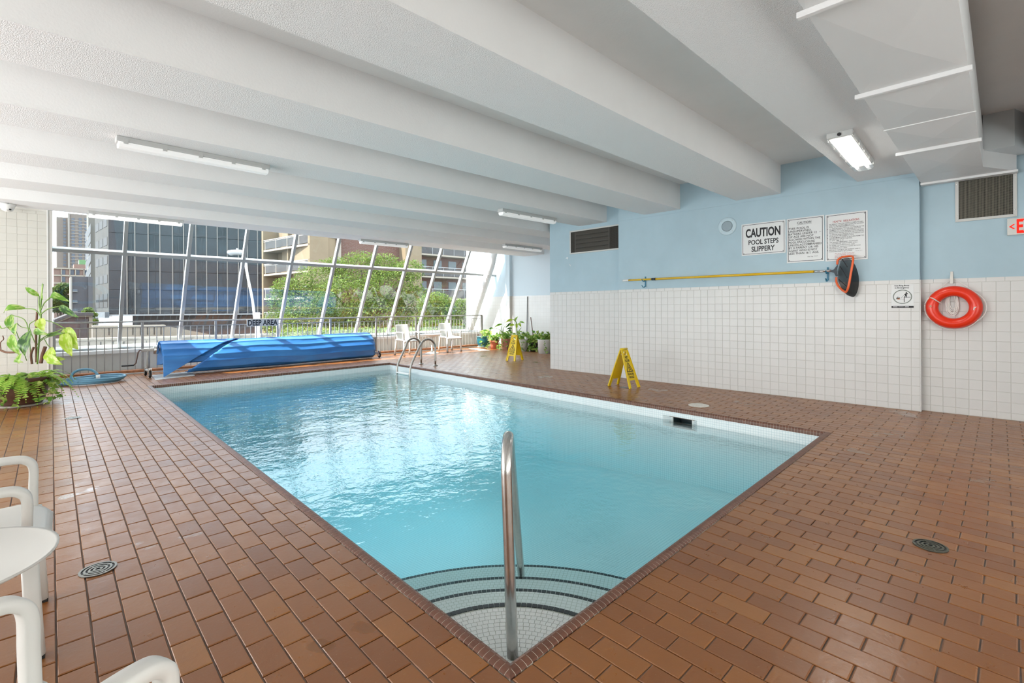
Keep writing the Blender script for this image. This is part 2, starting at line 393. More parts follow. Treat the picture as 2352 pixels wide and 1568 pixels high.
for i, (d, r) in enumerate(cells):
    x0, x1, y0, y1, full = r; cx, cy = (x0 + x1) / 2, (y0 + y1) / 2; dz = rr.uniform(-0.0007, 0.0007)
    if i < 300 and full:
        o = link('tile', TILE_ME, floor); o.location = W(cx, cy, dz); o.rotation_euler = (rr.gauss(0, 0.004), rr.gauss(0, 0.006), Wrot(cx, cy))
    else:
        mb = MB() if i < 300 else rest
        tile_faces(mb, [W(x0 + h, y0 + h), W(x1 - h, y0 + h), W(x1 - h, y1 - h), W(x0 + h, y1 - h)], dz)
        if i < 300: mb.build('tile', FLOOR_TILE, floor)
rest.build('tile_field', FLOOR_TILE, floor, kind='stuff')

# ------------------------------------------------------------------ pool basin
basin = empty('pool_basin', kind='structure')
def floor_z(y): return -0.88 - 0.62 * min(1, max(0, (y - 2.5) / 6.5))
def wallquad(mb, p, q, z0, z1): mb.add([(p.x, p.y, z0), (q.x, q.y, z0), (q.x, q.y, z1), (p.x, p.y, z1)], [(0, 1, 2, 3)])
ins = [W(IX0, IY0), W(IX1, IY0), W(IX1, IY1), W(IX0, IY1)]
for i in (0, 2, 3):
    mb = MB(); wallquad(mb, ins[i], ins[(i + 1) % 4], -2.2, -0.040); mb.build('pool_wall', POOLTILE, basin)
SK = (2.64, 3.10, -0.235, -0.098)        # skimmer mouth
def wy(y): return W(IX1, IY0 + (y - ins[1].y) / (ins[2].y - ins[1].y) * (IY1 - IY0))
mb = MB(); s0, s1 = wy(SK[0]), wy(SK[1])
wallquad(mb, ins[1], s0, -2.2, -0.040); wallquad(mb, s1, ins[2], -2.2, -0.040); wallquad(mb, s0, s1, -2.2, SK[2]); wallquad(mb, s0, s1, SK[3], -0.040)
mb.build('pool_wall', POOLTILE, basin)
mb = MB()
for dx0, dx1, ya, yb in ((0.0, 0.09, 0, 0),):
    a0, a1 = s0, s1; c0, c1 = s0 + Vector((0.09, 0.09, 0)), s1 + Vector((0.09, -0.09, 0))
    q = lambda p, z: (p.x, p.y, z)
    mb.add([q(a0, SK[2]), q(a1, SK[2]), q(c1, SK[2]), q(c0, SK[2]), q(a0, SK[3]), q(a1, SK[3]), q(c1, SK[3]), q(c0, SK[3])], [(0,1,2,3), (7,6,5,4), (0,3,7,4), (2,1,5,6)])
mb.build('skimmer_throat', POOLTILE, basin)
mb = MB(); mb.box(c0.x, c0.x + 0.25, c0.y - 0.01, c1.y + 0.01, SK[2] - 0.02, SK[3] + 0.02); mb.f = [f for n, f in enumerate(mb.f) if n != 5]; mb.mi = mb.mi[:5]
mb.build('skimmer_mouth', M_('skimmer_dark', (0.05, 0.07, 0.075), 0.6), basin)
mb = MB(); mb.box(c0.x - 0.012, c0.x + 0.01, c0.y - 0.012, c0.y + 0.012, SK[2], SK[3]); mb.box(c0.x - 0.012, c0.x + 0.01, c1.y - 0.012, c1.y + 0.012, SK[2], SK[3])
mb.build('skimmer_frame', WHITE, basin)
mb = MB(); ny = 14
mb.grid(lambda a, c: tuple(W(IX0 - 0.01 + c * (IX1 - IX0 + 0.02), IY0 - 0.01 + a * (IY1 - IY0 + 0.02), floor_z(IY0 + a * (IY1 - IY0)))), ny, 2)
mb.build('pool_floor', POOLTILE, basin)

# coping: small brown bullnose tiles on a pale grout bed
PROF = [(0.0, -0.02), (0.0, 0.001), (0.006, 0.005), (0.020, 0.009), (0.036, 0.0105), (0.049, 0.006), (0.0565, -0.005), (0.058, -0.018), (0.058, -0.042), (0.03, -0.042)]
edges = [((QX0, QY0), (1, 0), (0, 1), QX1 - QX0), ((QX0, QY0), (0, 1), (1, 0), QY1 - QY0), ((QX1, QY0), (0, 1), (-1, 0), QY1 - QY0), ((QX0, QY1), (1, 0), (0, -1), QX1 - QX0)]
coping = empty('pool_coping', kind='structure')
pieces = []
for (o, t, n, L) in edges:
    cnt = round(L / 0.0295); pw = L / cnt
    def sect(s, sh=0.0, cut=True):
        P = []
        for a, z in PROF:
            aa = max(0.0, a - sh); ss = s
            if cut: ss = min(max(s, aa), L - aa)
            P.append(W(o[0] + t[0] * ss + n[0] * aa, o[1] + t[1] * ss + n[1] * aa, z - (sh if z > -0.01 else 0)))
        return P
    m = len(PROF)
    gb = MB(); A = sect(0.0, 0.0012); B = sect(L, 0.0012); N = 30
    rings = [sect(L * i / N, 0.0012) for i in range(N + 1)]
    gb.add([p for R in rings for p in R], [(i * m + j, (i + 1) * m + j, (i + 1) * m + j + 1, i * m + j + 1) for i in range(N) for j in range(m - 1)])
    gb.build('coping_grout', GROUT_C, coping, smooth=True)
    for i in range(cnt):
        a, bb = i * pw + 0.0013, (i + 1) * pw - 0.0013
        S0, S1 = sect(a), sect(bb); c = S0[4]
        pieces.append(((0 if in_frame(c) else 100) + c.length, S0, S1))
pieces.sort(key=lambda t: t[0]); cr = MB()
for i, (d, S0, S1) in enumerate(pieces):
    m = len(S0); mb = MB() if i < 300 else cr
    mb.add(list(S0) + list(S1), [(j, j + 1, m + j + 1, m + j) for j in range(m - 1)] + [tuple(range(m))[::-1], tuple(range(m, 2 * m))])
    if i < 300: mb.build('coping_tile', COPING, coping)
cr.build('coping_run', COPING, coping, kind='stuff')

# corner steps
def polar_mat():
    t = NT('step_mosaic'); p = t.sep(t.pos()); P = 0.0275; A = ins[0]
    dx = t.math('SUBTRACT', p[0], A.x); dy = t.math('SUBTRACT', p[1], A.y)
    r = t.math('SQRT', t.math('ADD', t.math('MULTIPLY', dx, dx), t.math('MULTIPLY', dy, dy))); th = t.math('ARCTAN2', dy, dx)
    q = t.math('DIVIDE', r, P); row = t.math('FLOOR', q); u_ = t.math('ADD', t.math('MULTIPLY', th, row), t.math('MULTIPLY', t.math('MODULO', row, 2.0), 0.5))
    m = t.math('MAXIMUM', t.math('LESS_THAN', t.math('FRACT', q), 0.1), t.math('LESS_THAN', t.math('FRACT', u_), 0.1))
    t.bsdf(t.mix(m, (0.78, 0.79, 0.765, 1), (0.50, 0.52, 0.46, 1)), 0.3); return t.m
STEP_MAT = polar_mat(); STEP_BED = M_('step_grout', (0.46, 0.48, 0.42), 0.8); STEP_W = M_('step_tile_white', (0.80, 0.81, 0.79), 0.28); STEP_K = M_('step_tile_black', (0.02, 0.024, 0.028), 0.3)
steps = empty('pool_steps', kind='structure')
A0 = Vector((IX0, IY0))
def arc(r, th, z): return W(A0.x + r * math.cos(th), A0.y + r * math.sin(th), z)
for si, (R, z) in enumerate(((0.665, -0.192), (1.055, -0.35), (1.48, -0.52), (1.965, -0.70))):
    n = 40; mb = MB(); rim = [arc(R, math.pi / 2 * i / n, z) for i in range(n + 1)]; low = [arc(R, math.pi / 2 * i / n, -1.0) for i in range(n + 1)]; cpt = arc(0, 0, z)
    zt = z - (0.003 if si == 0 else 0.0)
    mb.add([(p.x, p.y, zt) for p in rim] + low + [(cpt.x, cpt.y, zt)], [(i, i + 1, 2 * n + 2) for i in range(n)] + [(i + 1, i, n + 1 + i, n + 2 + i) for i in range(n)])
    mb.build('step', STEP_BED if si == 0 else STEP_MAT, steps)
    cnt = int(math.pi / 2 * R / 0.0275)
    for i in range(cnt):
        t0 = (i + 0.04) / cnt * math.pi / 2; t1 = (i + 0.96) / cnt * math.pi / 2; mb = MB()
        bt = [arc(R - 0.0265, t0, z - 0.006), arc(R + 0.001, t0, z - 0.02), arc(R + 0.001, t1, z - 0.02), arc(R - 0.0265, t1, z - 0.006)]
        tp = [arc(R - 0.0265, t0, z + 0.001), arc(R + 0.001, t0, z + 0.001), arc(R + 0.001, t1, z + 0.001), arc(R - 0.0265, t1, z + 0.001)]
        mb.hexa(bt, tp).build('edge_tile', STEP_K, steps)
tl = []
for row in range(1, 24):
    r0, r1 = row * 0.0275 - 0.004, (row + 1) * 0.0275 - 0.0065
    if r1 > 0.637: break
    cnt = max(2, int(round(math.pi / 2 * r1 / 0.0285))); ph = rr.random() * 0.8
    for i in range(-1, cnt + 1):
        t0 = max(0, (i + ph + 0.045) / cnt * math.pi / 2); t1 = min(math.pi / 2, (i + 1 + ph - 0.045) / cnt * math.pi / 2)
        if t1 - t0 > 0.1 / cnt: tl.append((r0, r1, t0, t1))
tl.sort(key=lambda q: -q[0]); ex = MB()
for i, (r0, r1, t0, t1) in enumerate(tl):
    mb = MB() if i < 300 else ex; z = -0.192
    mb.hexa([arc(r0, t0, z - .008), arc(r1, t0, z - .008), arc(r1, t1, z - .008), arc(r0, t1, z - .008)], [arc(r0, t0, z), arc(r1, t0, z), arc(r1, t1, z), arc(r0, t1, z)])
    if i < 300: mb.build('step_tile', STEP_W, steps)
ex.build('step_tile_rest', STEP_W, steps, kind='stuff')

# water body
mb = MB(); e = 0.02
cs = [W(IX0 - e, IY0 - e), W(IX1 + e, IY0 - e), W(IX1 + e, IY1 + e), W(IX0 - e, IY1 + e)]
mb.hexa([(p.x, p.y, -2.0) for p in cs], [(p.x, p.y, WATER_Z) for p in cs])
mb.build('pool_water', WATER, label='clear turquoise rippled water filling the swimming pool', cat='water', kind='stuff')

# ------------------------------------------------------------------ walls
R0, R3 = Vector((7.768, 6.768, 0)), Vector((7.843, -0.157, 0)); Ud = (R3 - R0).normalized(); Nd = Vector((Ud.y, -Ud.x, 0))
if Nd.x > 0: Nd = -Nd
L_rec = 9.6; CEIL = 3.36
def wall_tiles(parent, M, u0, u1, v1, mat, cols0=0.0, pitch=0.115, limit=300, toward=1, cap=True, top=1.575, capw=0.153, depth=0.006):
    """square tiles down to the floor plus a cap row, in the wall's own frame (x along, y up, z out)"""
    lst = []; g = 0.0013
    ncol = int((u1 - u0) / pitch) + 2
    for c in range(-1, ncol):
        a, bb = max(u0, u0 + cols0 + c * pitch), min(u1, u0 + cols0 + (c + 1) * pitch)
        if bb - a < 0.012: continue
        v = top
        while v > 0.01:
            lo = max(0.004, v - pitch); lst.append((a + g, bb - g, lo + g, v - g)); v -= pitch
    if cap:
        c = 0
        while u0 + c * capw < u1:
            lst.append((u0 + c * capw + g, min(u1, u0 + (c + 1) * capw) - g, top + g, top + 0.05)); c += 1
    Mw = parent.matrix_world @ M if parent else M
    def key(t):
        p = M @ Vector(((t[0] + t[1]) / 2, (t[2] + t[3]) / 2, 0)); return (0 if in_frame(p, 30) else 100) + (p - EYEV).length
    lst.sort(key=key); rs = MB(); cache = {}
    for i, (a, bb, c, d) in enumerate(lst):
        w, hh = bb - a, d - c; ch = 0.002
        vs = [(-w/2, -hh/2, 0), (w/2, -hh/2, 0), (w/2, hh/2, 0), (-w/2, hh/2, 0)] + [(-w/2, -hh/2, depth - ch), (w/2, -hh/2, depth - ch), (w/2, hh/2, depth - ch), (-w/2, hh/2, depth - ch)] + [(-w/2+ch, -hh/2+ch, depth), (w/2-ch, -hh/2+ch, depth), (w/2-ch, hh/2-ch, depth), (-w/2+ch, hh/2-ch, depth)]
        fs = [(8, 9, 10, 11)] + [(k, (k + 1) % 4, 4 + (k + 1) % 4, 4 + k) for k in range(4)] + [(4 + k, 4 + (k + 1) % 4, 8 + (k + 1) % 4, 8 + k) for k in range(4)]
        cx, cy = (a + bb) / 2, (c + d) / 2
        if i < limit:
            kk = (round(w, 4), round(hh, 4))
            if kk not in cache: cache[kk] = MB().add(vs, fs).mesh('wall_tile', mat)
            o = link('wall_tile', cache[kk], parent)
            o.matrix_local = (parent.matrix_world.inverted() @ M if parent else M) @ Matrix.Translation((cx, cy, 0)) @ Matrix.Rotation(rr.gauss(0, 0.004), 4, 'X') @ Matrix.Rotation(rr.gauss(0, 0.004), 4, 'Y')
        else:
            rs.add([M @ Vector((x + cx, y + cy, z)) for x, y, z in vs], fs)
    if rs.v: rs.build('tile_field', mat, parent, kind='stuff')
# recessed right wall
M_rec = frame_matrix(R0, Ud, Vector((0, 0, 1)), Nd)
def walls_box(M, u0, u1, v0, v1, thick): 
    c = [M @ Vector((a, v, -d)) for d in (thick, 0) for a, v in ((u0, v0), (u1, v0), (u1, v1), (u0, v1))]
    return MB().hexa(c[:4], c[4:])
bpy.context.view_layer.update()
mb = walls_box(M_rec, 0, L_rec, 0, CEIL + 0.1, 0.25); mb.mi = [0] * 6
wall_right = mb.build('wall_right', BLUE, kind='structure')
M_up = walls_box(M_rec, 0.0, 1.83, 0, 1.60, 0.0)
def bed(M, u0, u1, v1, parent, mat=GROUT_W, d=0.002):
    c = [M @ Vector((a, v, dd)) for dd in (-0.01, d) for a, v in ((u0, 0.0), (u1, 0.0), (u1, v1), (u0, v1))]
    MB().hexa(c[:4], c[4:]).build('tile_bed', mat, parent)
bed(M_rec, 0, 1.80, 1.60, wall_right); wall_tiles(wall_right, M_rec, 0.0, 1.80, 0, WALL_TILE, cols0=0.107, limit=300)
# standing-proud middle bay
P0, P3 = Vector((7.66, 4.99, 0)), Vector((7.716, 0.717, 0)); Up = (P3 - P0).normalized(); Np = Vector((Up.y, -Up.x, 0))
if Np.x > 0: Np = -Np
L_p = (P3 - P0).length; M_p = frame_matrix(P0, Up, Vector((0, 0, 1)), Np)
wall_bay = walls_box(M_p, 0, L_p, 0, CEIL + 0.05, 0.14).build('wall_right_bay', BLUE, kind='structure')
bed(M_p, 0, L_p, 1.60, wall_bay); wall_tiles(wall_bay, M_p, 0.0, L_p, 0, WALL_TILE, cols0=0.05, limit=300)
# recessed wall beyond the bay
u_b = (Vector((7.835, 0.757, 0)) - R0).dot(Ud)
wall_far = empty('wall_right_end', kind='structure')
bed(M_rec, u_b, u_b + 2.4, 1.60, wall_far); wall_tiles(wall_far, M_rec, u_b + 0.006, u_b + 2.4, 0, WALL_TILE, cols0=0.119, limit=300)
# tile returns on the two corners of the bay
mb = MB()
for uu, sg in ((0.0, -1), (L_p, 1)):
    c = [M_p @ Vector((uu + sg * d, v, z)) for d in (0.0, 0.008) for v, z in ((0, -0.13), (0, 0.006), (1.62, 0.006), (1.62, -0.13))]; mb.hexa(c[:4], c[4:])
mb.build('corner_tiles', WALL_TILE, wall_bay)
mb = MB(); q = [M_p @ Vector(v) for v in ((0, 2.893, 0), (L_p, 2.893, 0), (L_p, 2.893, 0.008), (0, 2.893, 0.008), (0, 2.91, 0), (L_p, 2.91, 0), (L_p, 2.91, 0.008), (0, 2.91, 0.008))]
mb.hexa(q[:4], q[4:]).build('moulding', BLUE, wall_bay)
# alcove walls, window end, left pier and the walls out of view
WT_FAR = gridline_mat('alcove_tile', (0.80, 0.785, 0.755), (0.66, 0.63, 0.58), 0.115, 0.115, 0.0035, 0.2, 0.0, (1, 2))
alc = MB().box(11.05, 11.3, 6.7, 13.3, 0, CEIL + 0.1).build('wall_alcove', BLUE_PALE, kind='structure')
MB().box(11.038, 11.05, 6.7, 12.9, 0, 1.685).build('tile_panel', WT_FAR, alc)
MB().box(10.93, 11.05, 11.27, 11.46, 1.685, CEIL).build('pilaster', BLUE_PALE, alc)
MB().box(10.93, 11.05, 11.27, 11.46, 0, 1.685).build('pilaster_tiles', WT_FAR, alc)
MB().box(7.9, 11.3, 6.45, 6.72, 0, CEIL + 0.1).build('wall_alcove_side', BLUE_PALE, kind='structure')
MB().box(-5.3, -5.05, -3.0, 11.4, 0, CEIL + 0.1).build('wall_left', M_('cream_paint', (0.78, 0.77, 0.73), 0.6), kind='structure')
MB().box(-5.3, 8.2, -3.05, -2.8, 0, CEIL + 0.1).build('wall_back', M_('cream_paint', (0.78, 0.77, 0.73), 0.6), kind='structure')
LW_Y = 10.95; lx = 0.082
wall_pier = MB().box(-5.2, lx, LW_Y, 13.2, 0, 3.2).build('wall_left_pier', M_('pier_paint', (0.74, 0.725, 0.67), 0.6), kind='structure')
M_l = frame_matrix(Vector((-2.6, LW_Y, 0)), Vector((1, 0, 0)), Vector((0, 0, 1)), Vector((0, -1, 0)))
bed(M_l, 1.5, 2.6 + lx, 2.90, wall_pier)
wall_tiles(wall_pier, M_l, 1.93, 2.6 + lx, 0, WALL_TILE_L, cols0=0.06, limit=300, top=2.86, capw=0.155)
MB().box(lx, lx + 0.055, LW_Y + 0.02, LW_Y + 0.12, 0, 2.94).build('jamb', M_('jamb_paint', (0.80, 0.78, 0.74), 0.5), wall_pier)
MB().box(lx - 0.01, lx + 0.006, LW_Y - 0.008, LW_Y + 0.02, 0, 2.94).build('corner_bead', WHITE, wall_pier)

# ------------------------------------------------------------------ ceiling and beams
MB().box(-5.3, 11.3, -3.05, 11.72, CEIL, CEIL + 0.25).build('ceiling', PLASTER, kind='structure')
def beam(n0, n1, f0, f1, xe, z=2.94):
    ya = lambda x, a, c: a + (c - a) * x / 7.7
    x0, x1 = -5.1, xe
    bt = [(x0, ya(x0, n0, n1), z), (x1, ya(x1, n0, n1), z), (x1, ya(x1, f0, f1), z), (x0, ya(x0, f0, f1), z)]
    mb = MB().hexa(bt, [(p[0], p[1], CEIL + 0.05) for p in bt]); mb.mi = [1, 0, 0, 0, 0, 0]
    return mb.build('ceiling_beam', [PLASTER, STIPPLE], kind='structure')
for v in ((-2.55, -2.57, -1.88, -1.9, 7.85), (-0.88, -0.92, -0.25, -0.28, 7.85), (0.73, 0.69, 1.42, 1.34, 7.76), (2.29, 2.258, 2.97, 2.884, 7.72), (3.93, 3.79, 4.58, 4.45, 7.72), (5.51, 5.33, 6.15, 5.98, 7.8), (7.11, 6.87, 7.72, 7.48, 11.1), (8.65, 8.42, 9.29, 9.06, 11.1), (10.25, 9.98, 10.95, 10.78, 11.1)):
    beam(*v)

# ------------------------------------------------------------------ slanted window wall
win = empty('window_1', kind='structure', M=frame_matrix(Vector((0, 13.1, 0.5)), Vector((1, 0, 0)), Vector((0, -0.4641, 0.8858)), Vector((0, -0.8858, -0.4641))))
xs = [1.18 + 1.0562 * k for k in range(-1, 10)]; S_T, S_H = 2.165, 3.25
for x in xs:
    MB().box(x - 0.03, x + 0.03, 0, S_H, -0.05, 0.06).build('mullion', ALU, win, bevel=0.004)
MB().box(xs[0], xs[-1] + 0.4, S_T - 0.035, S_T + 0.035, -0.05, 0.055).build('transom', ALU, win, bevel=0.004)
MB().box(xs[0], xs[-1] + 0.4, -0.03, 0.05, -0.06, 0.06).build('bottom_rail', ALU, win)
MB().box(xs[0], xs[-1] + 0.4, S_H - 0.05, S_H + 0.05, -0.06, 0.06).build('head_rail', ALU, win)
xe = xs + [xs[-1] + 0.4]
for i in range(len(xe) - 1):
    for s0, s1 in ((0.05, S_T - 0.035), (S_T + 0.035, S_H - 0.05)):
        MB().box(xe[i] + 0.03, xe[i + 1] - 0.03, s0, s1, -0.003, 0.003).build('pane', GLASS, win)
KNEE = M_('knee_wall_paint', (0.62, 0.60, 0.56), 0.7, var=0.05, vscale=2)
knee = MB().box(-0.1, 11.2, 12.93, 13.3, -0.3, 0.40).build('wall_window', KNEE, kind='structure')
MB().box(-0.1, 11.1, 12.84, 13.3, 0.40, 0.475).build('window_sill', WHITE_METAL, knee, bevel=0.01)
MB().box(-0.1, 11.2, 12.35, 12.95, -0.1, 0.02).build('floor_window_strip', CONC, kind='structure')
CURB = M_('curb_tile', (0.36, 0.13, 0.045), 0.35, var=0.3, vscale=14)
MB().box(0.05, 11.0, 12.40, 12.58, -0.02, 0.075).build('trim_1', CURB, kind='structure', bevel=0.012)
MB().box(11.07, 13.0, 13.5, 13.68, -6, 6).build('wall_outside_pier', M_('white_render', (0.82, 0.79, 0.74), 0.8), kind='structure')
# ------------------------------------------------------------------ small helpers for objects
def smooth_path(pts, n=6):
    """Catmull-Rom through the points"""
    P = [Vector(p) for p in pts]; P = [P[0] * 2 - P[1]] + P + [P[-1] * 2 - P[-2]]; out = []
    for i in range(1, len(P) - 2):
        for k in range(n):
            t = k / n; a, b_, c, d = P[i - 1], P[i], P[i + 1], P[i + 2]
            out.append(0.5 * ((2 * b_) + (c - a) * t + (2 * a - 5 * b_ + 4 * c - d) * t * t + (3 * b_ - a - 3 * c + d) * t ** 3))
    out.append(P[-2]); return out
def rel(pts, base): return [Vector(p) - Vector(base) for p in pts]
def shifted(mb, base):
    mb.v = [(v[0] - base[0], v[1] - base[1], v[2] - base[2]) for v in mb.v]; return mb
def rect_sweep(mb, pts, w, t, side):
    """sweep a rounded rectangle (w across 'side', t in the bending plane)"""
    P = [Vector(p) for p in pts]; S = Vector(side).normalized(); N = len(P); prof = []
    for k in range(12):
        a = 2 * math.pi * k / 12; ca, sa = math.cos(a), math.sin(a)
        prof.append((math.copysign(abs(ca) ** 0.5, ca) * w / 2, math.copysign(abs(sa) ** 0.5, sa) * t / 2))
    vs = []
    for i in range(N):
        tg = (P[min(i + 1, N - 1)] - P[max(i - 1, 0)]).normalized(); s_ = (S - tg * S.dot(tg)).normalized(); nn = tg.cross(s_)
        vs += [P[i] + s_ * a + nn * c for a, c in prof]
    fs = [(i * 12 + k, i * 12 + (k + 1) % 12, (i + 1) * 12 + (k + 1) % 12, (i + 1) * 12 + k) for i in range(N - 1) for k in range(12)]
    fs += [tuple(range(12))[::-1], tuple(range((N - 1) * 12, N * 12))]
    return mb.add(vs, fs)

# ------------------------------------------------------------------ pool handrail in the near corner
base = Vector((1.438, 1.476, -0.192)); tip = G(1197, 1318, -0.52)
dh = Vector((tip.x - base.x, tip.y - base.y, 0)); dl = dh.length; dh.normalize()
lean = RT * -0.022
hp = [base + (Vector((0, 0, 0.78)) + lean) * (k / 8) for k in range(8)]
for k in range(13):
    a = math.pi / 2 * k / 12 * 1.5; hp.append(base + lean + Vector((0, 0, 0.78)) + dh * (0.125 * (1 - math.cos(a))) + Vector((0, 0, 0.125 * math.sin(a))))
hp += [hp[-1].lerp(tip, k / 8) for k in range(1, 9)]
hr = empty('handrail', base, label='stainless steel grab rail rising from the corner pool steps', cat='handrail')
MB().tube(rel(hp, base), 0.0245, 20).build('rail_tube', STEEL, hr, smooth=True)

# far ladder
lad = empty('pool_ladder', (6.34, 9.25, 0), label='two-rail steel pool ladder at the deep end of the pool', cat='ladder')
lb = (6.34, 9.25, 0)
for y in (9.51, 8.98):
    x = 6.335 if y > 9.2 else 6.362
    pts = [(x, y, 0.0), (x, y, 0.36)]
    for k in range(1, 8):
        a = math.pi * 0.80 * k / 7; pts.append((x - 0.205 + 0.205 * math.cos(a), y, 0.40 + 0.21 * math.sin(a)))
    pts += [(5.90, y, 0.385), (5.765, y, 0.145), (5.715, y, 0.03), (5.695, y, -0.12), (5.69, y, -0.9)]
    MB().tube(rel(smooth_path(pts, 3), lb), 0.0225, 14).build('rail', STEEL_D, lad, smooth=True)
    MB().lathe([(0.058, 0.0), (0.058, 0.012), (0.03, 0.022), (0.026, 0.03)], 20, (x - lb[0], y - lb[1], 0)).build('flange', STEEL_D, lad, smooth=True)
for z in (-0.125, -0.40, -0.67):
    MB().box(5.655 - lb[0], 5.735 - lb[0], 8.99 - lb[1], 9.50 - lb[1], z - 0.015, z + 0.015).build('tread', WHITE, lad, bevel=0.006)

# ------------------------------------------------------------------ guard railing in front of the window
RY = 12.49; rb = (5.5, RY, 0.075)
rail = empty('guard_railing', rb, label='grey metal guard railing with thin balusters along the window', cat='railing')
MB().box(0.12 - rb[0], 10.8 - rb[0], -0.028, 0.028, 0.965, 0.998).build('top_rail', RAILGREY, rail, bevel=0.008)
MB().box(0.12 - rb[0], 10.8 - rb[0], -0.008, 0.008, 0.862, 0.878).build('lower_rail', RAILGREY, rail)
post_x = [0.175 + 1.3275 * k for k in range(9)]
pm = MB().box(-0.021, 0.021, -0.021, 0.021, 0, 0.966).mesh('post', RAILGREY); bm_ = MB().box(-0.007, 0.007, -0.007, 0.007, 0, 0.864).mesh('baluster', RAILGREY)
for i, x in enumerate(post_x):
    link('post', pm, rail, (x - rb[0], 0, 0))
    if i < len(post_x) - 1:
        for k in range(1, 11): link('baluster', bm_, rail, (x + k * 1.3275 / 11 - rb[0], 0, 0))
MB().box(10.74 - rb[0], 10.79 - rb[0], -0.021, 0.021, 0, 0.966).build('post', RAILGREY, rail)
# DEEP AREA sign hung on the railing
c = onX(604, 740.5, RY - 0.05); ds = empty('deep_area_sign', M=frame_matrix(c, Vector((1, 0, 0)), Vector((0, 0, 1)), Vector((0, -1, 0))), label='small grey DEEP AREA sign hung on the guard railing', cat='sign')
MB().box(-0.355, 0.355, -0.083, 0.083, -0.004, 0.004).build('sign_board', M_('deep_sign_board', (0.56, 0.53, 0.47), 0.5), ds)
text('lettering', 'DEEP AREA', INK, ds, 0, 0, 0.006, width=0.66, height=0.135, bold=0.028)

# ------------------------------------------------------------------ pool cover on its reel
AXL, AXR = Vector((1.50, 11.62, 0.52)), Vector((6.40, 11.78, 0.52)); ax = (AXR - AXL).normalized(); fr = Vector((ax.y, -ax.x, 0))   # fr: towards the pool
reel = empty('cover_reel', (1.5, 11.62, 0), label='wheeled reel holding the rolled blue pool cover by the railing', cat='pool reel')
rb2 = Vector((1.5, 11.62, 0))
MB().tube(rel([AXL - ax * 0.12, AXR + ax * 0.03], rb2), 0.03, 14).build('axle', RAILGREY, reel, smooth=True)
for P, nm in ((AXL - ax * 0.02, 'L'), (AXR, 'R')):
    mb = MB(); g = Vector((P.x, P.y, 0))
    mb.tube(rel([g + Vector((0, 0, 0.52)), g + Vector((0, 0, 0.16))], rb2), 0.024, 10); mb.tube(rel([g + fr * 0.20 + Vector((0, 0, 0.12)), g - fr * 0.24 + Vector((0, 0, 0.12))], rb2), 0.022, 10)
    mb.build('end_frame', RAILGREY, reel, smooth=True)
    for sgn in (1, -1):
        cpt = g + fr * (0.2 if sgn > 0 else -0.24) - rb2
        w = MB().torus(0.052, 0.02, 24, 10, (cpt.x, cpt.y, 0.072), 'x', 1.0).build('wheel', RUBBER, reel, smooth=True)
        MB().tube([(cpt.x - 0.02, cpt.y, 0.072), (cpt.x + 0.02, cpt.y, 0.072)], 0.03, 12).build('hub', WHITE_METAL, w)
        mb = MB(); mb.box(cpt.x - 0.026, cpt.x - 0.021, cpt.y - 0.025, cpt.y + 0.025, 0.06, 0.17); mb.box(cpt.x + 0.021, cpt.x + 0.026, cpt.y - 0.025, cpt.y + 0.025, 0.06, 0.17); mb.box(cpt.x - 0.026, cpt.x + 0.026, cpt.y - 0.03, cpt.y + 0.03, 0.16, 0.185)
        mb.build('caster_fork', STEEL, w)
MB().lathe([(0.0, -0.05), (0.085, -0.05), (0.09, -0.02), (0.09, 0.02), (0.07, 0.03), (0, 0.03)], 24).build('brake_drum', STEEL, reel, smooth=True, M=Matrix.Translation((0.12, 0, 0.52)) @ Matrix.Rotation(math.pi / 2, 4, 'Y'))
cr_ = [AXL - ax * 0.10, AXL - ax * 0.15, AXL - ax * 0.17 + Vector((0, 0, -0.04)), AXL - ax * 0.205 + Vector((0, 0, -0.24)), AXL - ax * 0.24 + Vector((0, 0, -0.275))]
ck = MB().tube(rel(cr_, rb2), 0.011, 8).build('crank', M_('crank_brown', (0.10, 0.05, 0.035), 0.5), reel, smooth=True)
MB().tube(rel([AXL - ax * 0.235 + Vector((0, 0, -0.275)), AXL - ax * 0.42 + Vector((0, 0, -0.275))], rb2), 0.016, 10).build('crank_grip', BLACK, ck, smooth=True)
COVER = cover_mat(); XA, XB = 0.16, 4.68
RPROF = [(-1.9, -0.33, 0.20), (-1.5, -0.30, 0.34), (-1.0, -0.22, 0.50), (-0.5, -0.11, 0.62), (0.0, 0.0, 0.655), (0.4, 0.10, 0.635), (0.8, 0.19, 0.57), (1.2, 0.26, 0.475), (1.6, 0.315, 0.37), (2.0, 0.345, 0.265), (2.3, 0.34, 0.18), (2.6, 0.305, 0.10), (2.9, 0.22, 0.055), (3.4, 0.02, 0.045)]
def prof(phi):
    P = RPROF
    for i in range(len(P) - 1):
        if phi <= P[i + 1][0] or i == len(P) - 2:
            a, c = P[i], P[i + 1]; t = (phi - a[0]) / (c[0] - a[0]); z = P[max(i - 1, 0)]; d = P[min(i + 2, len(P) - 1)]
            return tuple(0.5 * (2 * a[k] + (c[k] - z[k]) * t + (2 * z[k] - 5 * a[k] + 4 * c[k] - d[k]) * t * t + (3 * a[k] - z[k] - 3 * c[k] + d[k]) * t ** 3) for k in (1, 2))
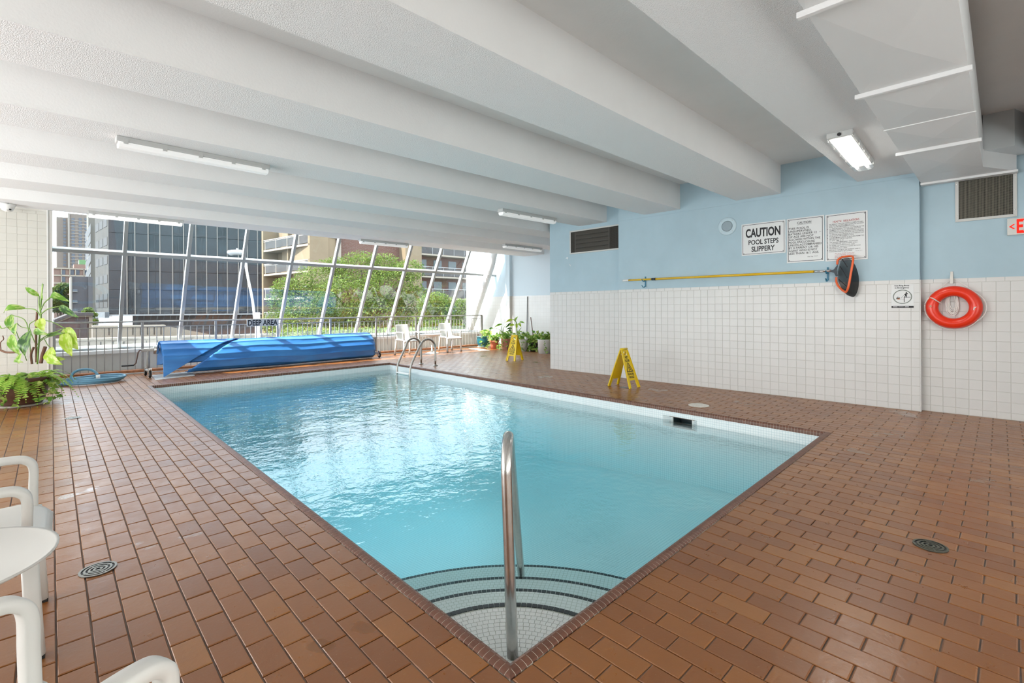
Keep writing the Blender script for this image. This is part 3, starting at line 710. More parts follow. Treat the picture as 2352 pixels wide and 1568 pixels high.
def rollpt(s, phi, off, seed=0.0):
    """point on the sagging roll: s metres along the axle, phi round its section from the top towards the pool"""
    f, z = prof(phi); f2, z2 = prof(phi + 0.05); tx, tz = f2 - f, z2 - z; L = math.hypot(tx, tz) or 1; nf, nz = -tz / L, tx / L
    w = (phi + 1.2 + 0.06 * math.sin(s * 1.3 + seed) + 0.03 * math.sin(s * 3.7 + seed)) / 0.47; k = w - math.floor(w)
    o = off + 0.013 * k ** 1.5 - 0.008 * math.sin(math.pi * k) + 0.004 * math.sin(s * 2.1 + phi * 3 + seed)
    return AXL + ax * s + fr * (f + nf * o) + Vector((0, 0, max(0.012, z + nz * o) - AXL.z)) - rb2
NPHI = [-1.9 + 5.3 * k / 120 for k in range(121)]
mb = MB(); mb.grid(lambda a, c_: tuple(rollpt(XA + 0.01 + a * (XB - XA - 0.03), -1.9 + c_ * 3.9, -0.055, 1.7)), 50, 110)
mb.add([rollpt(XA + 0.01, -1.9 + 3.9 * k / 40, -0.055, 1.7) for k in range(41)], [tuple(range(41))])
mb.build('rolled_cover', COVER, reel, smooth=True)
def sheet(a, c_):
    phi = -1.9 + c_ * 5.3; t = max(0, min(1, (phi - 0.1) / 2.5))
    xl = 1.60 - 1.02 * t; return tuple(rollpt(xl + a * (XB + 0.02 - xl), phi, 0.0 + 0.012 * a, 0.2))
MB().grid(sheet, 60, 150).build('outer_wrap', COVER, reel, smooth=True, solid=0.004)
MB().add([rollpt(XB + 0.02, -1.9 + 5.3 * k / 50, 0.012, 0.2) for k in range(51)], [tuple(range(51))]).build('roll_end', COVER, reel)
def flap(a, c_):
    phi = -0.9 + c_ * 3.75; xd = 1.60 - 1.44 * max(0, min(1, (phi - 0.0) / 2.8))
    xd = max(xd, XA + 0.015); p = Vector(rollpt(XA + a * (xd - XA), min(phi, 1.75), 0.014, 0.9))
    if phi > 1.75: p.z -= (phi - 1.75) * 0.31; p += fr * 0.035 * (phi - 1.75)
    p.z = max(p.z, 0.012); return tuple(p)
MB().grid(flap, 24, 100).build('loose_flap', COVER, reel, smooth=True, solid=0.004)

# ------------------------------------------------------------------ blue vacuum hose, coiled
HOSE = M_('hose_blue', (0.10, 0.25, 0.36), 0.42); hb = Vector((0.66, 11.38, 0)); hose = empty('vacuum_hose', hb, label='coiled teal blue vacuum hose lying on the deck by the planter', cat='hose')
pts = []
for i in range(150):
    t = i / 149; a = 2 * math.pi * 3.4 * t + 2.2; r = 0.34 + 0.05 * math.sin(3.1 * t * 6)
    pts.append((1.16 * r * math.cos(a), 0.80 * r * math.sin(a), 0.022 + 0.088 * t + 0.008 * math.sin(a * 2)))
MB().tube(pts, 0.021, 10).build('hose_tube', HOSE, hose, smooth=True)
lp = [(-0.30 + 0.02 * k, -0.25 + 0.10 * math.sin(k), 0.05) for k in range(1)]
lp = [(-0.20, -0.28, 0.06), (-0.27, -0.22, 0.10), (-0.29, -0.17, 0.17), (-0.24, -0.13, 0.235), (-0.14, -0.10, 0.262), (-0.03, -0.10, 0.245), (0.04, -0.12, 0.18), (0.06, -0.14, 0.12), (0.062, -0.15, 0.09)]
MB().tube(smooth_path(lp, 5), 0.021, 10).build('hose_loop', HOSE, hose, smooth=True)
MB().tube([(0.058, -0.14, 0.15), (0.062, -0.15, 0.06)], 0.030, 14).build('cuff', WHITE, hose, smooth=True)

# ------------------------------------------------------------------ drains, skimmer lid, floor patches
DRAIN = M_('drain_metal', (0.30, 0.29, 0.26), 0.35, 0.9)
def drain(px, py, label, r=0.075, mat=DRAIN):
    c = G(px, py, 0.0); d = empty('floor_drain', (c.x, c.y, 0.0), label=label, cat='drain')
    MB().lathe([(0, 0.0), (r, 0.0), (r, 0.0025), (0, 0.0025)], 32).build('drain_body', BLACK, d)
    for k in range(4):
        R = r * (1.0 - 0.245 * k); MB().lathe([(R - r * 0.13, 0.002), (R, 0.002), (R, 0.0055), (R - r * 0.13, 0.0055)], 32, cap=False).build('grate_ring', mat, d)
    for a in (0, 1, 2, 3):
        mb = MB(); mb.box(-0.003, 0.003, 0.01, r, 0.002, 0.0048); mb.build('grate_rib', mat, d, M=Matrix.Rotation(a * math.pi / 2 + 0.4, 4, 'Z'))
drain(225, 1308, 'round metal floor drain set in the deck beside the white resin table')
drain(2137, 1254, 'round dark floor drain in the wide deck below the ring buoy', mat=M_('drain_dark', (0.12, 0.12, 0.09), 0.45, 0.6))
drain(168, 960, 'round floor drain near the large planter')
drain(1433, 890, 'round floor drain under the wet floor sign by the tiled bay')
c = G(1605, 931, 0); MB().lathe([(0, 0), (0.13, 0), (0.132, 0.004), (0.12, 0.008), (0, 0.009)], 40, (c.x, c.y, 0)).build('skimmer_lid', M_('lid_white', (0.76, 0.72, 0.65), 0.6, var=0.15, vscale=40), label='round white skimmer lid set in the deck tiles', cat='lid')
PATCH = M_('grey_patch', (0.50, 0.50, 0.50), 0.7, var=0.1, vscale=10)
def patch(pts, label):
    b4 = [G(*p) for p in pts]; MB().hexa([(p.x, p.y, 0.0) for p in b4], [(p.x, p.y, 0.006) for p in b4]).build('rubber_mat', PATCH, label=label, cat='mat')
patch(((357, 873), (448, 862.5), (440, 853), (349, 862)), 'thin grey mat lying under the hanging flap of the pool cover')
patch(((1076, 800), (1104, 805.5), (1126, 804.5), (1096, 799.5)), 'thin grey mat on the floor before the glazed blue pot')

# ------------------------------------------------------------------ fluorescent ceiling fittings
HOUS = M_('fitting_grey', (0.52, 0.53, 0.52), 0.45)
def fluor(cx, cy, yaw, L, label, glow, watts, wide=0.13, zt=2.94, tubes=False):
    f = empty('fluorescent_light', (cx, cy, zt), yaw, label=label, cat='light', group='ceiling fluorescent fittings'); hw = wide / 2
    prof = [(-hw, 0), (-hw, -0.035), (-hw * 0.96, -0.05), (hw * 0.96, -0.05), (hw, -0.035), (hw, 0)]
    MB().prism(prof, -L / 2, L / 2, 'x').build('housing', HOUS, f, bevel=0.006)
    dm = NT('diffuser_%g' % glow); e_ = dm.n('ShaderNodeEmission'); e_.inputs[0].default_value = (1, 0.99, 0.96, 1); e_.inputs[1].default_value = glow
    bs = dm.bsdf((0.85, 0.86, 0.86), 0.25); ad = dm.n('ShaderNodeAddShader'); dm.l(bs.outputs[0], ad.inputs[0]); dm.l(e_.outputs[0], ad.inputs[1]); dm.l(ad.outputs[0], dm.out.inputs[0])
    dp = [(-hw * 0.95, -0.05), (-hw * 0.95, -0.075), (-hw * 0.75, -0.098), (-hw * 0.3, -0.105), (hw * 0.3, -0.105), (hw * 0.75, -0.098), (hw * 0.95, -0.075), (hw * 0.95, -0.05)]
    if tubes:
        GL = glass_mat('clear_diffuser', (0.97, 0.97, 0.97), 0.06)
        MB().prism(dp, -L / 2 + 0.01, L / 2 - 0.01, 'x').build('diffuser', GL, f)
        for y in (-hw * 0.45, hw * 0.45): MB().tube([(-L / 2 + 0.06, y, -0.072), (L / 2 - 0.04, y, -0.072)], 0.014, 12).build('tube_lamp', emit_mat('lamp_tube', (1, 0.98, 0.93), 14.0), f, smooth=True)
        MB().box(-L / 2 + 0.02, L / 2 - 0.02, -hw * 0.85, hw * 0.85, -0.054, -0.0505).build('reflector', WHITE, f)
        MB().tube([(-L / 2 - 0.012, 0, -0.03), (-L / 2 + 0.005, 0, -0.03)], 0.016, 12).build('cable_gland', BLACK, f)
    else:
        MB().prism(dp, -L / 2 + 0.015, L / 2 - 0.015, 'x').build('diffuser', dm.m, f, bevel=0.006)
    for k in range(5):
        x = -L / 2 + 0.07 + k * (L - 0.14) / 4
        for sg in (-1, 1): MB().box(x - 0.018, x + 0.018, sg * hw - 0.004, sg * hw + 0.004, -0.068, -0.022).build('clip', HOUS, f)
    if watts:
        d = bpy.data.lights.new('lamp', 'AREA'); d.shape = 'RECTANGLE'; d.size = L * 0.92; d.size_y = wide * 0.9; d.energy = watts; d.color = (1.0, 0.975, 0.93)
        lo = bpy.data.objects.new('lamp', d); COL.objects.link(lo); lo.parent = f; lo.location = (0, 0, -0.125)
    return f
fluor(1.19, 5.88, 0.02, 1.36, 'long fluorescent fitting on the ceiling beam above the middle of the pool', 0.22, 0)
fluor(1.22, 10.60, 0.01, 1.32, 'lit fluorescent fitting on the last beam above the vacuum hose', 0.9, 0)
fluor(6.10, 5.80, -0.03, 1.33, 'fluorescent fitting on a beam beside the dark louvred vent', 0.22, 0)
fluor(6.02, 10.60, -0.03, 1.28, 'fluorescent fitting on the last beam above the pool cover', 0.22, 0)
fluor(9.15, 8.92, -0.02, 1.38, 'fluorescent fitting above the alcove with the potted plants', 0.22, 0)
fluor(6.02, 1.09, 0.03, 1.33, 'bright twin-tube fluorescent fitting beside the white ceiling duct', 6.0, 12, wide=0.21, tubes=True)

# ------------------------------------------------------------------ ceiling duct
duct = empty('ceiling_duct', (4.5, 0.43, 2.8), label='white sheet metal duct running along the ceiling beam to the wall', cat='duct'); db = (4.5, 0.43, 2.8)
def crease(x0, x1):
    """duct section whose underside is cross-broken to a shallow point"""
    y0, y1, z0, z1 = 0.148, 0.70, 2.80, 3.22; cx, cy = (x0 + x1) / 2, (y0 + y1) / 2
    mb = MB().add([(x0, y0, z0), (x1, y0, z0), (x1, y1, z0), (x0, y1, z0), (cx, cy, z0 - 0.03), (x0, y0, z1), (x1, y0, z1), (x1, y1, z1), (x0, y1, z1)],
                  [(1, 0, 4), (2, 1, 4), (3, 2, 4), (0, 3, 4), (5, 6, 7, 8), (0, 1, 6, 5), (1, 2, 7, 6), (2, 3, 8, 7), (3, 0, 5, 8)])
    return shifted(mb, db)
xs_d = [0.4, 2.79, 4.17, 5.155, 6.03, 7.28]
for i in range(5): crease(xs_d[i] + 0.004, xs_d[i + 1] - 0.004).build('duct_section', SHEET, duct)
for x in (2.79, 4.17, 6.03):
    shifted(MB().box(x - 0.03, x + 0.004, 0.128, 0.735, 2.768, 2.80), db).build('flange', SHEET, duct, bevel=0.004)
shifted(MB().box(5.15, 5.16, 0.14, 0.71, 2.793, 2.80), db).build('seam', SHEET, duct)
shifted(MB().hexa([(7.28, 0.148, 2.80), (7.78, -0.11, 2.80), (7.78, 0.70, 2.80), (7.28, 0.70, 2.80)], [(7.28, 0.148, 2.99), (7.78, -0.11, 2.99), (7.78, 0.70, 2.99), (7.28, 0.70, 2.99)]), db).build('outlet_box', SHEET, duct)
shifted(MB().box(7.70, 7.80, -0.12, 0.705, 2.775, 2.80), db).build('wall_flange', SHEET, duct)
MB().hexa([(7.30, -0.09, 2.975), (7.8, -0.24, 2.975), (7.8, 0.148, 2.975), (7.30, 0.148, 2.975)], [(7.30, -0.09, CEIL), (7.8, -0.24, CEIL), (7.8, 0.148, CEIL), (7.30, 0.148, CEIL)]).build('ceiling_bulkhead', M_('bulkhead_paint', (0.64, 0.68, 0.70), 0.5), kind='structure')

# ------------------------------------------------------------------ things on the right wall
def on_wall(M, N0, P, lift=0.006):
    """frame on a wall plane at world point P"""
    return Matrix.Translation(0 * P) @ frame_matrix(P + Vector((M[0][2], M[1][2], M[2][2])) * 0, Vector((M[0][0], M[1][0], M[2][0])), Vector((0, 0, 1)), Vector((M[0][2], M[1][2], M[2][2])))
def plane_pt(M, px, py, lift=0.0):
    n = Vector((M[0][2], M[1][2], M[2][2])); o = Vector((M[0][3], M[1][3], M[2][3])) + n * lift; d = ray(px, py); return EYEV + d * ((o - EYEV).dot(n) / d.dot(n))
def rect_on(M, tl, br, lift):
    a, c_ = plane_pt(M, *tl, lift), plane_pt(M, *br, lift); u_ = Vector((M[0][0], M[1][0], 0)); ctr = (a + c_) / 2
    return on_wall(M, None, ctr), abs((c_ - a).dot(u_)), abs(a.z - c_.z)
def notice(name, tl, br, label, border=True, M=None, cat='sign'):
    F_, w, h_ = rect_on(M or M_p, tl, br, 0.004); s = empty(name, M=F_, label=label, cat=cat)
    MB().box(-w / 2, w / 2, -h_ / 2, h_ / 2, -0.004, 0.004).build('panel', SIGNW, s, bevel=0.0015)
    if border:
        t_, o_ = 0.006, 0.017; mb = MB(); a, c_ = w / 2 - o_, h_ / 2 - o_
        for x0, x1, y0, y1 in ((-a, a, c_ - t_, c_), (-a, a, -c_, -c_ + t_), (-a, -a + t_, -c_, c_), (a - t_, a, -c_, c_)): mb.box(x0, x1, y0, y1, 0.004, 0.0048)
        mb.build('border', INK, s)
        for sx in (-1, 1):
            for sy in (-1, 1): MB().lathe([(0, 0), (0.0055, 0), (0.005, 0.003), (0, 0.004)], 10, (sx * (a - 0.016), sy * (c_ - 0.016), 0.004)).build('screw', BLACK, s)
    return s, w, h_
s, w, h_ = notice('caution_sign', (1703.3, 516), (1804.8, 580), 'white sign reading CAUTION POOL STEPS SLIPPERY on the blue wall')
text('lettering', 'CAUTION', INK, s, -0.003, h_ * 0.195, 0.0055, width=w * 0.79, height=h_ * 0.285, bold=0.035)
text('lettering', 'POOL STEPS', INK, s, 0.004, -h_ * 0.10, 0.0055, width=w * 0.68, height=h_ * 0.155, bold=0.022)
text('lettering', 'SLIPPERY', INK, s, 0.0, -h_ * 0.315, 0.0055, width=w * 0.53, height=h_ * 0.165, bold=0.022)
s, w, h_ = notice('unsupervised_notice', (1807, 503.5), (1893.5, 599), 'white sign starting THIS POOL IS UNSUPERVISED between two other notices')
text('heading', 'CAUTION', INK, s, -0.01, h_ * 0.385, 0.0055, width=w * 0.38, height=h_ * 0.052, bold=0.012); MB().box(-w * 0.2 - 0.01, w * 0.2 - 0.01, h_ * 0.343, h_ * 0.347, 0.004, 0.0052).build('underline', INK, s)
for i, (tx, wd) in enumerate((('THIS POOL IS', .545), ('UNSUPERVISED.', .62), ('BATHERS UNDER 12', .755), ('OF AGE ARE NOT', .67), ('ALLOWED WITHIN THE', .845), ('POOL ENCLOSURE', .70), ('UNLESS ACCOMPANIED', .875), ('BY A PARENT OR HIS', .79), ('AGENT WHO IS NOT', .765), ('LESS THAN 16', .535))):
    y = h_ * (0.268 - 0.0623 * i); text('lettering', tx, INK, s, -w * 0.443, y, 0.0055, width=w * wd, height=h_ * 0.046, bold=0.010, align='LEFT')
text('lettering', 'yrs.', INK, s, w * 0.40, h_ * 0.145, 0.0055, width=w * 0.05, align='CENTER'); text('lettering', 'AGE.', INK, s, w * 0.19, h_ * (0.268 - 0.0623 * 9), 0.0055, width=w * 0.175, height=h_ * 0.046, bold=0.010, align='LEFT'); text('lettering', 'yrs\nof', INK, s, w * 0.135, h_ * (0.268 - 0.0623 * 9), 0.0055, width=w * 0.05)
text('lettering', 'Ont. Reg. 170 74', INK, s, w * 0.20, -h_ * 0.385, 0.0055, width=w * 0.27)
s, w, h_ = notice('health_regulations_notice', (1895.5, 494), (1993.5, 594.7), 'white HEALTH REGULATIONS sign behind the orange leaf net')
text('heading', 'HEALTH   REGULATIONS', RED_INK, s, 0.0, h_ * 0.335, 0.0055, width=w * 0.62, height=h_ * 0.042, bold=0.012)
rules = ((1, 'NO PERSON INFECTED WITH A COMMUNICABLE', .80), (0, 'DISEASE OR HAVING OPEN SORES ON HIS BODY', .82), (0, 'SHALL ENTER THE SWIMMING POOL.', .61), (2, 'NO PERSON SHALL POLLUTE THE WATER IN THE', .82), (0, 'SWIMMING POOL IN ANY MANNER. SPITTING,', .75), (0, 'SPOUTING OF WATER AND BLOWING THE NOSE', .81), (0, 'IN THE POOL OR ON THE DECK ARE PROHIBITED.', .82), (3, 'NO PERSON SHALL ENGAGE IN BOISTEROUS PLAY', .82), (0, 'IN OR ABOUT THE SWIMMING POOL.', .59), (4, 'THE MAXIMUM NUMBER OF BATHERS PERMITTED', .82), (0, 'ON THE DECK AND IN THE POOL', .55), (0, 'AT ANY TIME IS..10', .34), (5, 'THE NEAREST EMERGENCY TELEPHONE', .67), (0, 'IS LOCATED AT..SOUTH END WALL', .67), (6, 'NO STREET CLOTHES IN POOL AREA.', .61), (7, 'NO SMOKING, DRINKING, GLASS OR FOOD', .74), (0, 'ALLOWED IN POOL AREA.', .43), (8, 'BATHING CAPS MUST BE WORN IF HAIR IS', .73), (0, 'SHOULDER LENGTH OR LONGER.', .55))
y = 0.283
for k, tx, wd in rules:
    if k and k > 1: y -= 0.0045
    text('lettering', tx, INK, s, -w * 0.40, h_ * y, 0.0055, width=w * wd, height=h_ * 0.0205, align='LEFT', bold=0.006)
    if k: text('number', '%d.' % k, INK, s, -w * 0.455, h_ * y, 0.0055, height=h_ * 0.0205, align='LEFT', bold=0.006)
    y -= 0.0305
for i, (tx, wd) in enumerate((('The above RULES are for your', .47), ('health and safety. Lifeguard', .45), ('must be obeyed promptly and', .48), ('at all times.', .18))):
    text('lettering', tx, RED_INK, s, -w * 0.27, h_ * (-0.345 - 0.029 * i), 0.0055, width=w * wd, height=h_ * 0.021, align='LEFT', bold=0.006)
text('lettering', 'Ont. Reg. 170 71', INK, s, w * 0.30, -h_ * 0.315, 0.0055, width=w * 0.15)

# ring buoy notice
s, w, h_ = notice('ring_buoy_sign', (2047.0, 653.3), (2099.3, 707.3), 'small white Use Ring Buoy in Emergency sign on the tiles', border=False)
GREYRING = M_('sign_grey_green', (0.17, 0.20, 0.17), 0.5)
text('lettering', 'Use Ring Buoy', INK, s, -0.005, h_ * 0.435, 0.0055, width=w * 0.66, height=h_ * 0.075, bold=0.03); text('lettering', 'in Emergency', INK, s, -0.005, h_ * 0.345, 0.0055, width=w * 0.63, height=h_ * 0.075, bold=0.03)
n = 40; R1, R2 = w * 0.425, w * 0.38; cy = -h_ * 0.025
MB().add([(R * math.cos(2 * math.pi * k / n), cy + R * math.sin(2 * math.pi * k / n) * 0.94, 0.005) for R in (R1, R2) for k in range(n)], [(k, (k + 1) % n, n + (k + 1) % n, n + k) for k in range(n)]).build('ring_symbol', GREYRING, s)
def flat(name, polys, mat, z=0.0052):
    mb = MB()
    for P in polys: mb.add([(x * w, y * w, z) for x, y in P], [tuple(range(len(P)))])
    return mb.build(name, mat, s)
def disc(cx, cy, r, m=14): return [(cx + r * math.cos(2 * math.pi * k / m), cy + r * math.sin(2 * math.pi * k / m)) for k in range(m)]
flat('pool_edge_symbol', [[(0.06, -0.08), (0.36, -0.08), (0.36, -0.055), (0.06, -0.055)], [(0.06, -0.34), (0.09, -0.34), (0.09, -0.06), (0.06, -0.06)]], INK)
flat('rescuer_symbol', [disc(0.175, 0.20, 0.03), [(0.10, 0.12), (0.18, 0.18), (0.25, 0.14), (0.24, 0.10), (0.19, 0.11), (0.20, 0.03), (0.19, -0.055), (0.155, -0.055), (0.15, 0.03), (0.12, -0.055), (0.085, -0.055), (0.12, 0.06), (0.08, 0.09)]], INK)
flat('swimmer_symbol', [disc(-0.20, -0.06, 0.03), [(-0.29, -0.06), (-0.27, -0.085), (-0.22, -0.10), (-0.17, -0.10), (-0.12, -0.07), (-0.105, -0.075), (-0.13, -0.15), (-0.26, -0.15)]], INK)
flat('buoy_symbol', [[(-0.24, -0.15), (-0.10, -0.13), (-0.12, -0.17), (-0.2, -0.185)]], M_('symbol_orange', (0.75, 0.20, 0.03), 0.5), 0.0054)
flat('wave_symbol', [[(-0.34 + 0.1 * k, -0.185 + 0.018 * (k % 2)), (-0.24 + 0.1 * k, -0.185 + 0.018 * ((k + 1) % 2)), (-0.24 + 0.1 * k, -0.193 + 0.018 * ((k + 1) % 2)), (-0.34 + 0.1 * k, -0.193 + 0.018 * (k % 2))] for k in range(4)] + [[(-0.07, -0.12), (0.10, 0.11), (0.108, 0.105), (-0.06, -0.125)]], INK)
MB().box(-w / 2 + 0.002, w / 2 - 0.002, -h_ / 2 + 0.004, -h_ / 2 + 0.028, 0.004, 0.005).build('footer_bar', INK, s)
MB().box(-w * 0.42, -w * 0.22, -h_ / 2 + 0.012, -h_ / 2 + 0.02, 0.005, 0.0054).build('footer_mark', SIGNW, s); MB().box(-w * 0.18, w * 0.05, -h_ / 2 + 0.014, -h_ / 2 + 0.018, 0.005, 0.0054).build('footer_mark', SIGNW, s); MB().box(w * 0.10, w * 0.28, -h_ / 2 + 0.012, -h_ / 2 + 0.02, 0.005, 0.0054).build('footer_mark', SIGNW, s)

# exit sign
F_, w, h_ = rect_on(M_rec, (2313.3, 503.3), (2352, 540), 0.02); w = 0.31
F_ = on_wall(M_rec, None, plane_pt(M_rec, 2313.3, 521.8, 0.02) + Ud * (w / 2)); h_ = 0.19
ex_ = empty('exit_sign', M=F_, label='white exit sign with red letters under the mesh vent', cat='sign')
MB().box(-w / 2, w / 2, -h_ / 2, h_ / 2, -0.02, 0.022).build('sign_box', M_('exit_white', (0.66, 0.66, 0.62), 0.4), ex_, bevel=0.006)
EXR = emit_mat('exit_red', (1.0, 0.035, 0.02), 1.1)
text('lettering', 'EXIT', EXR, ex_, 0.03, 0, 0.024, width=0.222, height=0.158, bold=0.03)
MB().add([(x, y, 0.024) for x, y in ((-0.142, 0), (-0.108, 0.027), (-0.092, 0.027), (-0.122, 0), (-0.092, -0.027), (-0.108, -0.027))], [(0, 3, 2, 1), (0, 5, 4, 3)]).build('arrow', EXR, ex_)

# vents
def mesh_vent(M, tl, br, label, mat_in, cells, frame=0.03, lift=0.004, cat='vent', louvre=False):
    F_, w, h_ = rect_on(M, tl, br, lift); v = empty('wall_vent', M=F_, label=label, cat=cat)
    fm = MB(); a, c_ = w / 2, h_ / 2
    for P in ([(-a, -c_), (a, -c_), (a - frame, -c_ + frame), (-a + frame, -c_ + frame)], [(a, -c_), (a, c_), (a - frame, c_ - frame), (a - frame, -c_ + frame)], [(a, c_), (-a, c_), (-a + frame, c_ - frame), (a - frame, c_ - frame)], [(-a, c_), (-a, -c_), (-a + frame, -c_ + frame), (-a + frame, c_ - frame)]):
        fm.prism(P, -0.003, 0.012)
    fm.build('frame', M_('vent_frame', (0.60, 0.60, 0.575), 0.45), v, bevel=0.003)
    MB().box(-a + frame, a - frame, -c_ + frame, c_ - frame, -0.003, 0.001).build('dark_back', M_('vent_dark', (0.010, 0.010, 0.010), 0.9), v)
    if louvre:
        LV = M_('vent_louvre', (0.075, 0.068, 0.058), 0.6)
        for k in range(5):
            y = -c_ + frame + (k + 0.5) * (h_ - 2 * frame) / 5; mb = MB()
            mb.hexa([(-a + frame + 0.13, y - 0.032, 0.001), (a - frame - 0.25, y - 0.032, 0.001), (a - frame - 0.25, y + 0.034, 0.001), (-a + frame + 0.13, y + 0.034, 0.001)], [(-a + frame + 0.13, y - 0.034, 0.010), (a - frame - 0.25, y - 0.034, 0.010), (a - frame - 0.25, y + 0.028, 0.003), (-a + frame + 0.13, y + 0.028, 0.003)]); mb.build('louvre', LV, v)
        mb = MB(); mb.box(-a + frame + 0.10, -a + frame + 0.13, -c_ + frame, c_ - frame, 0.0, 0.011); mb.box(a - frame - 0.26, a - frame - 0.23, -c_ + frame, c_ - frame, 0.0, 0.011); mb.build('louvre_post', LV, v)
    mb = MB(); nx, nyy = cells
    for k in range(1, nx): x = -a + frame + k * (w - 2 * frame) / nx; mb.box(x - 0.0017, x + 0.0017, -c_ + frame, c_ - frame, 0.009, 0.0105)
    for k in range(1, nyy): y = -c_ + frame + k * (h_ - 2 * frame) / nyy; mb.box(-a + frame, a - frame, y - 0.0013, y + 0.0013, 0.0095, 0.011)
    mb.build('wire_mesh', mat_in, v)
    for sx in (-1, 1):
        for sy in (-0.7, 0.75): MB().lathe([(0, 0), (0.006, 0), (0.005, 0.003), (0, 0.004)], 8, (sx * (a - 0.014), sy * c_, 0.012)).build('screw', STEEL, v)
    return v
mesh_vent(M_rec, (2193.5, 412), (2336.5, 497), 'square white framed vent with dark wire mesh above the exit sign', M_('mesh_wire', (0.22, 0.205, 0.165), 0.5, 0.4), (38, 36), 0.032)
v_ = mesh_vent(M_rec, (1309, 531), (1428, 572), 'long dark louvred vent with wire mesh on the blue wall', M_('mesh_dark', (0.085, 0.075, 0.06), 0.6), (90, 30), 0.028, louvre=True)

# loudspeaker
c = plane_pt(M_p, 1670.5, 519.5, 0.0); sp = empty('wall_speaker', M=on_wall(M_p, None, c), label='round pale ceiling-type speaker fixed flat on the blue wall', cat='speaker')
SPK = M_('speaker_paint', (0.50, 0.63, 0.69), 0.45)
MB().lathe([(0, 0), (0.142, 0), (0.142, 0.006), (0.128, 0.012), (0.10, 0.014), (0.088, 0.010), (0, 0.010)], 48).build('bezel', SPK, sp, smooth=True)
MB().lathe([(0, 0.011), (0.083, 0.011), (0.07, 0.014), (0, 0.017)], 40).build('grille', M_('speaker_grille', (0.36, 0.45, 0.50), 0.6, bump=0.8, bscale=500), sp, smooth=True)
for k in range(4):
    a = math.pi / 4 + k * math.pi / 2; MB().lathe([(0, 0), (0.005, 0), (0.004, 0.003), (0, 0.003)], 8, (0.115 * math.cos(a), 0.115 * math.sin(a), 0.013)).build('screw', STEEL_D, sp)

# peeled paint flakes beside the louvred vent
FL = M_('bare_plaster', (0.72, 0.76, 0.78), 0.8)
for (px, py), pts, lb_ in (((1304, 591), [(-0.05, -0.02), (-0.01, 0.012), (0.03, -0.02), (0.01, -0.015), (0.005, -0.05), (-0.01, -0.02)], 'curled flake of pale peeling paint below the louvred vent'), ((1309, 608), [(-0.012, 0.02), (0.012, 0.0), (0.03, -0.03), (0.018, -0.03), (-0.004, -0.006)], 'small lower flake of peeling paint under the louvred vent')):
    MB().prism(pts, 0.0, 0.006).build('paint_flake', FL, M=on_wall(M_rec, None, plane_pt(M_rec, px, py, 0.0)), label=lb_, cat='paint flake')

# ------------------------------------------------------------------ telescopic pole with leaf net, hooks
def wp(px, py, lift): return plane_pt(M_p, px, py, lift)
pa, pb = wp(1431, 644, 0.075), wp(1912, 621.5, 0.075); pd = (pb - pa).normalized(); PL = (pb - pa).length
pole = empty('telescopic_pole', pa, label='long yellow telescopic pole hung on the wall, fitted with a net', cat='pole')
def seg(px0, px1, r, name, mat):
    f = lambda px: (px - 1431) / (1912 - 1431)
    t0 = (wp(px0, 644 - 22.5 * f(px0), 0.075) - pa).length; t1 = (wp(px1, 644 - 22.5 * f(px1), 0.075) - pa).length
    MB().tube([pd * t0, pd * t1], r, 14).build(name, mat, pole, smooth=True)
seg(1431, 1444, 0.019, 'end_cap', WHITE); seg(1443.5, 1500, 0.015, 'inner_tube', POLE_Y); seg(1497, 1506, 0.022, 'lock_collar', BLACK); seg(1506, 1869, 0.0185, 'outer_tube', POLE_Y); seg(1868, 1909, 0.0165, 'net_socket', STEEL)
HOOK = M_('hook_blue', (0.012, 0.16, 0.27), 0.4)
for px, lb_ in ((1482.5, 'blue hook holding the narrow end of the yellow pole'), (1901.5, 'blue hook holding the yellow pole next to the net')):
    py = 644 - 22.5 * (px - 1431) / 481; c = wp(px, py, 0.006); hk = empty('pole_hook', M=on_wall(M_p, None, c), label=lb_, cat='hook')
    MB().box(-0.012, 0.012, -0.13, 0.05, 0, 0.006).build('back_plate', HOOK, hk, bevel=0.003)
    for y0 in (0.0, -0.105):
        pts = [(0, y0 - 0.0, 0.006)] + [(0, y0 - 0.022 * math.sin(a) - 0.005, 0.036 - 0.03 * math.cos(a)) for a in [math.pi * k / 8 for k in range(9)]] + [(0, y0 + 0.01, 0.098)]
        rect_sweep(MB(), [Vector((p[0], p[1] - 0.014, p[2] + 0.03)) for p in pts[1:]], 0.018, 0.006, (1, 0, 0)).build('hook_arm', HOOK, hk)
net = empty('leaf_net', wp(1912, 621, 0.075), label='orange framed leaf net with black mesh bag on the yellow pole', cat='net'); nb = wp(1912, 621, 0.075)
z3 = lambda x, y: (1880 + x / 12.06, 570 + y / 12.06)
ORANGE = M_('net_orange', (0.80, 0.13, 0.03), 0.35)
fp = [((520, 450), .06), ((535, 330), .06), ((640, 250), .07), ((880, 215), .10), ((955, 260), .16), ((945, 420), .20), ((895, 700), .20), ((835, 1040), .20), ((770, 1200), .17), ((700, 1190), .12), ((560, 1060), .08), ((495, 930), .06), ((495, 800), .06)]
MB().tube(smooth_path([wp(*z3(*p), l) - nb for p, l in fp], 5), 0.0135, 10).build('net_frame', ORANGE, net, smooth=True)
hp_ = [z3(320, 620), z3(420, 590), z3(520, 460), z3(545, 470), z3(505, 620), z3(545, 770), z3(480, 780), z3(430, 680), z3(330, 650)]
mb = MB(); n = len(hp_); vs = [wp(*p, 0.06) - nb for p in hp_] + [wp(*p, 0.085) - nb for p in hp_]
mb.add(vs, [tuple(range(n))[::-1], tuple(range(n, 2 * n))] + [(i, (i + 1) % n, n + (i + 1) % n, n + i) for i in range(n)]).build('net_yoke', M_('yoke_dark', (0.03, 0.045, 0.06), 0.5), net)
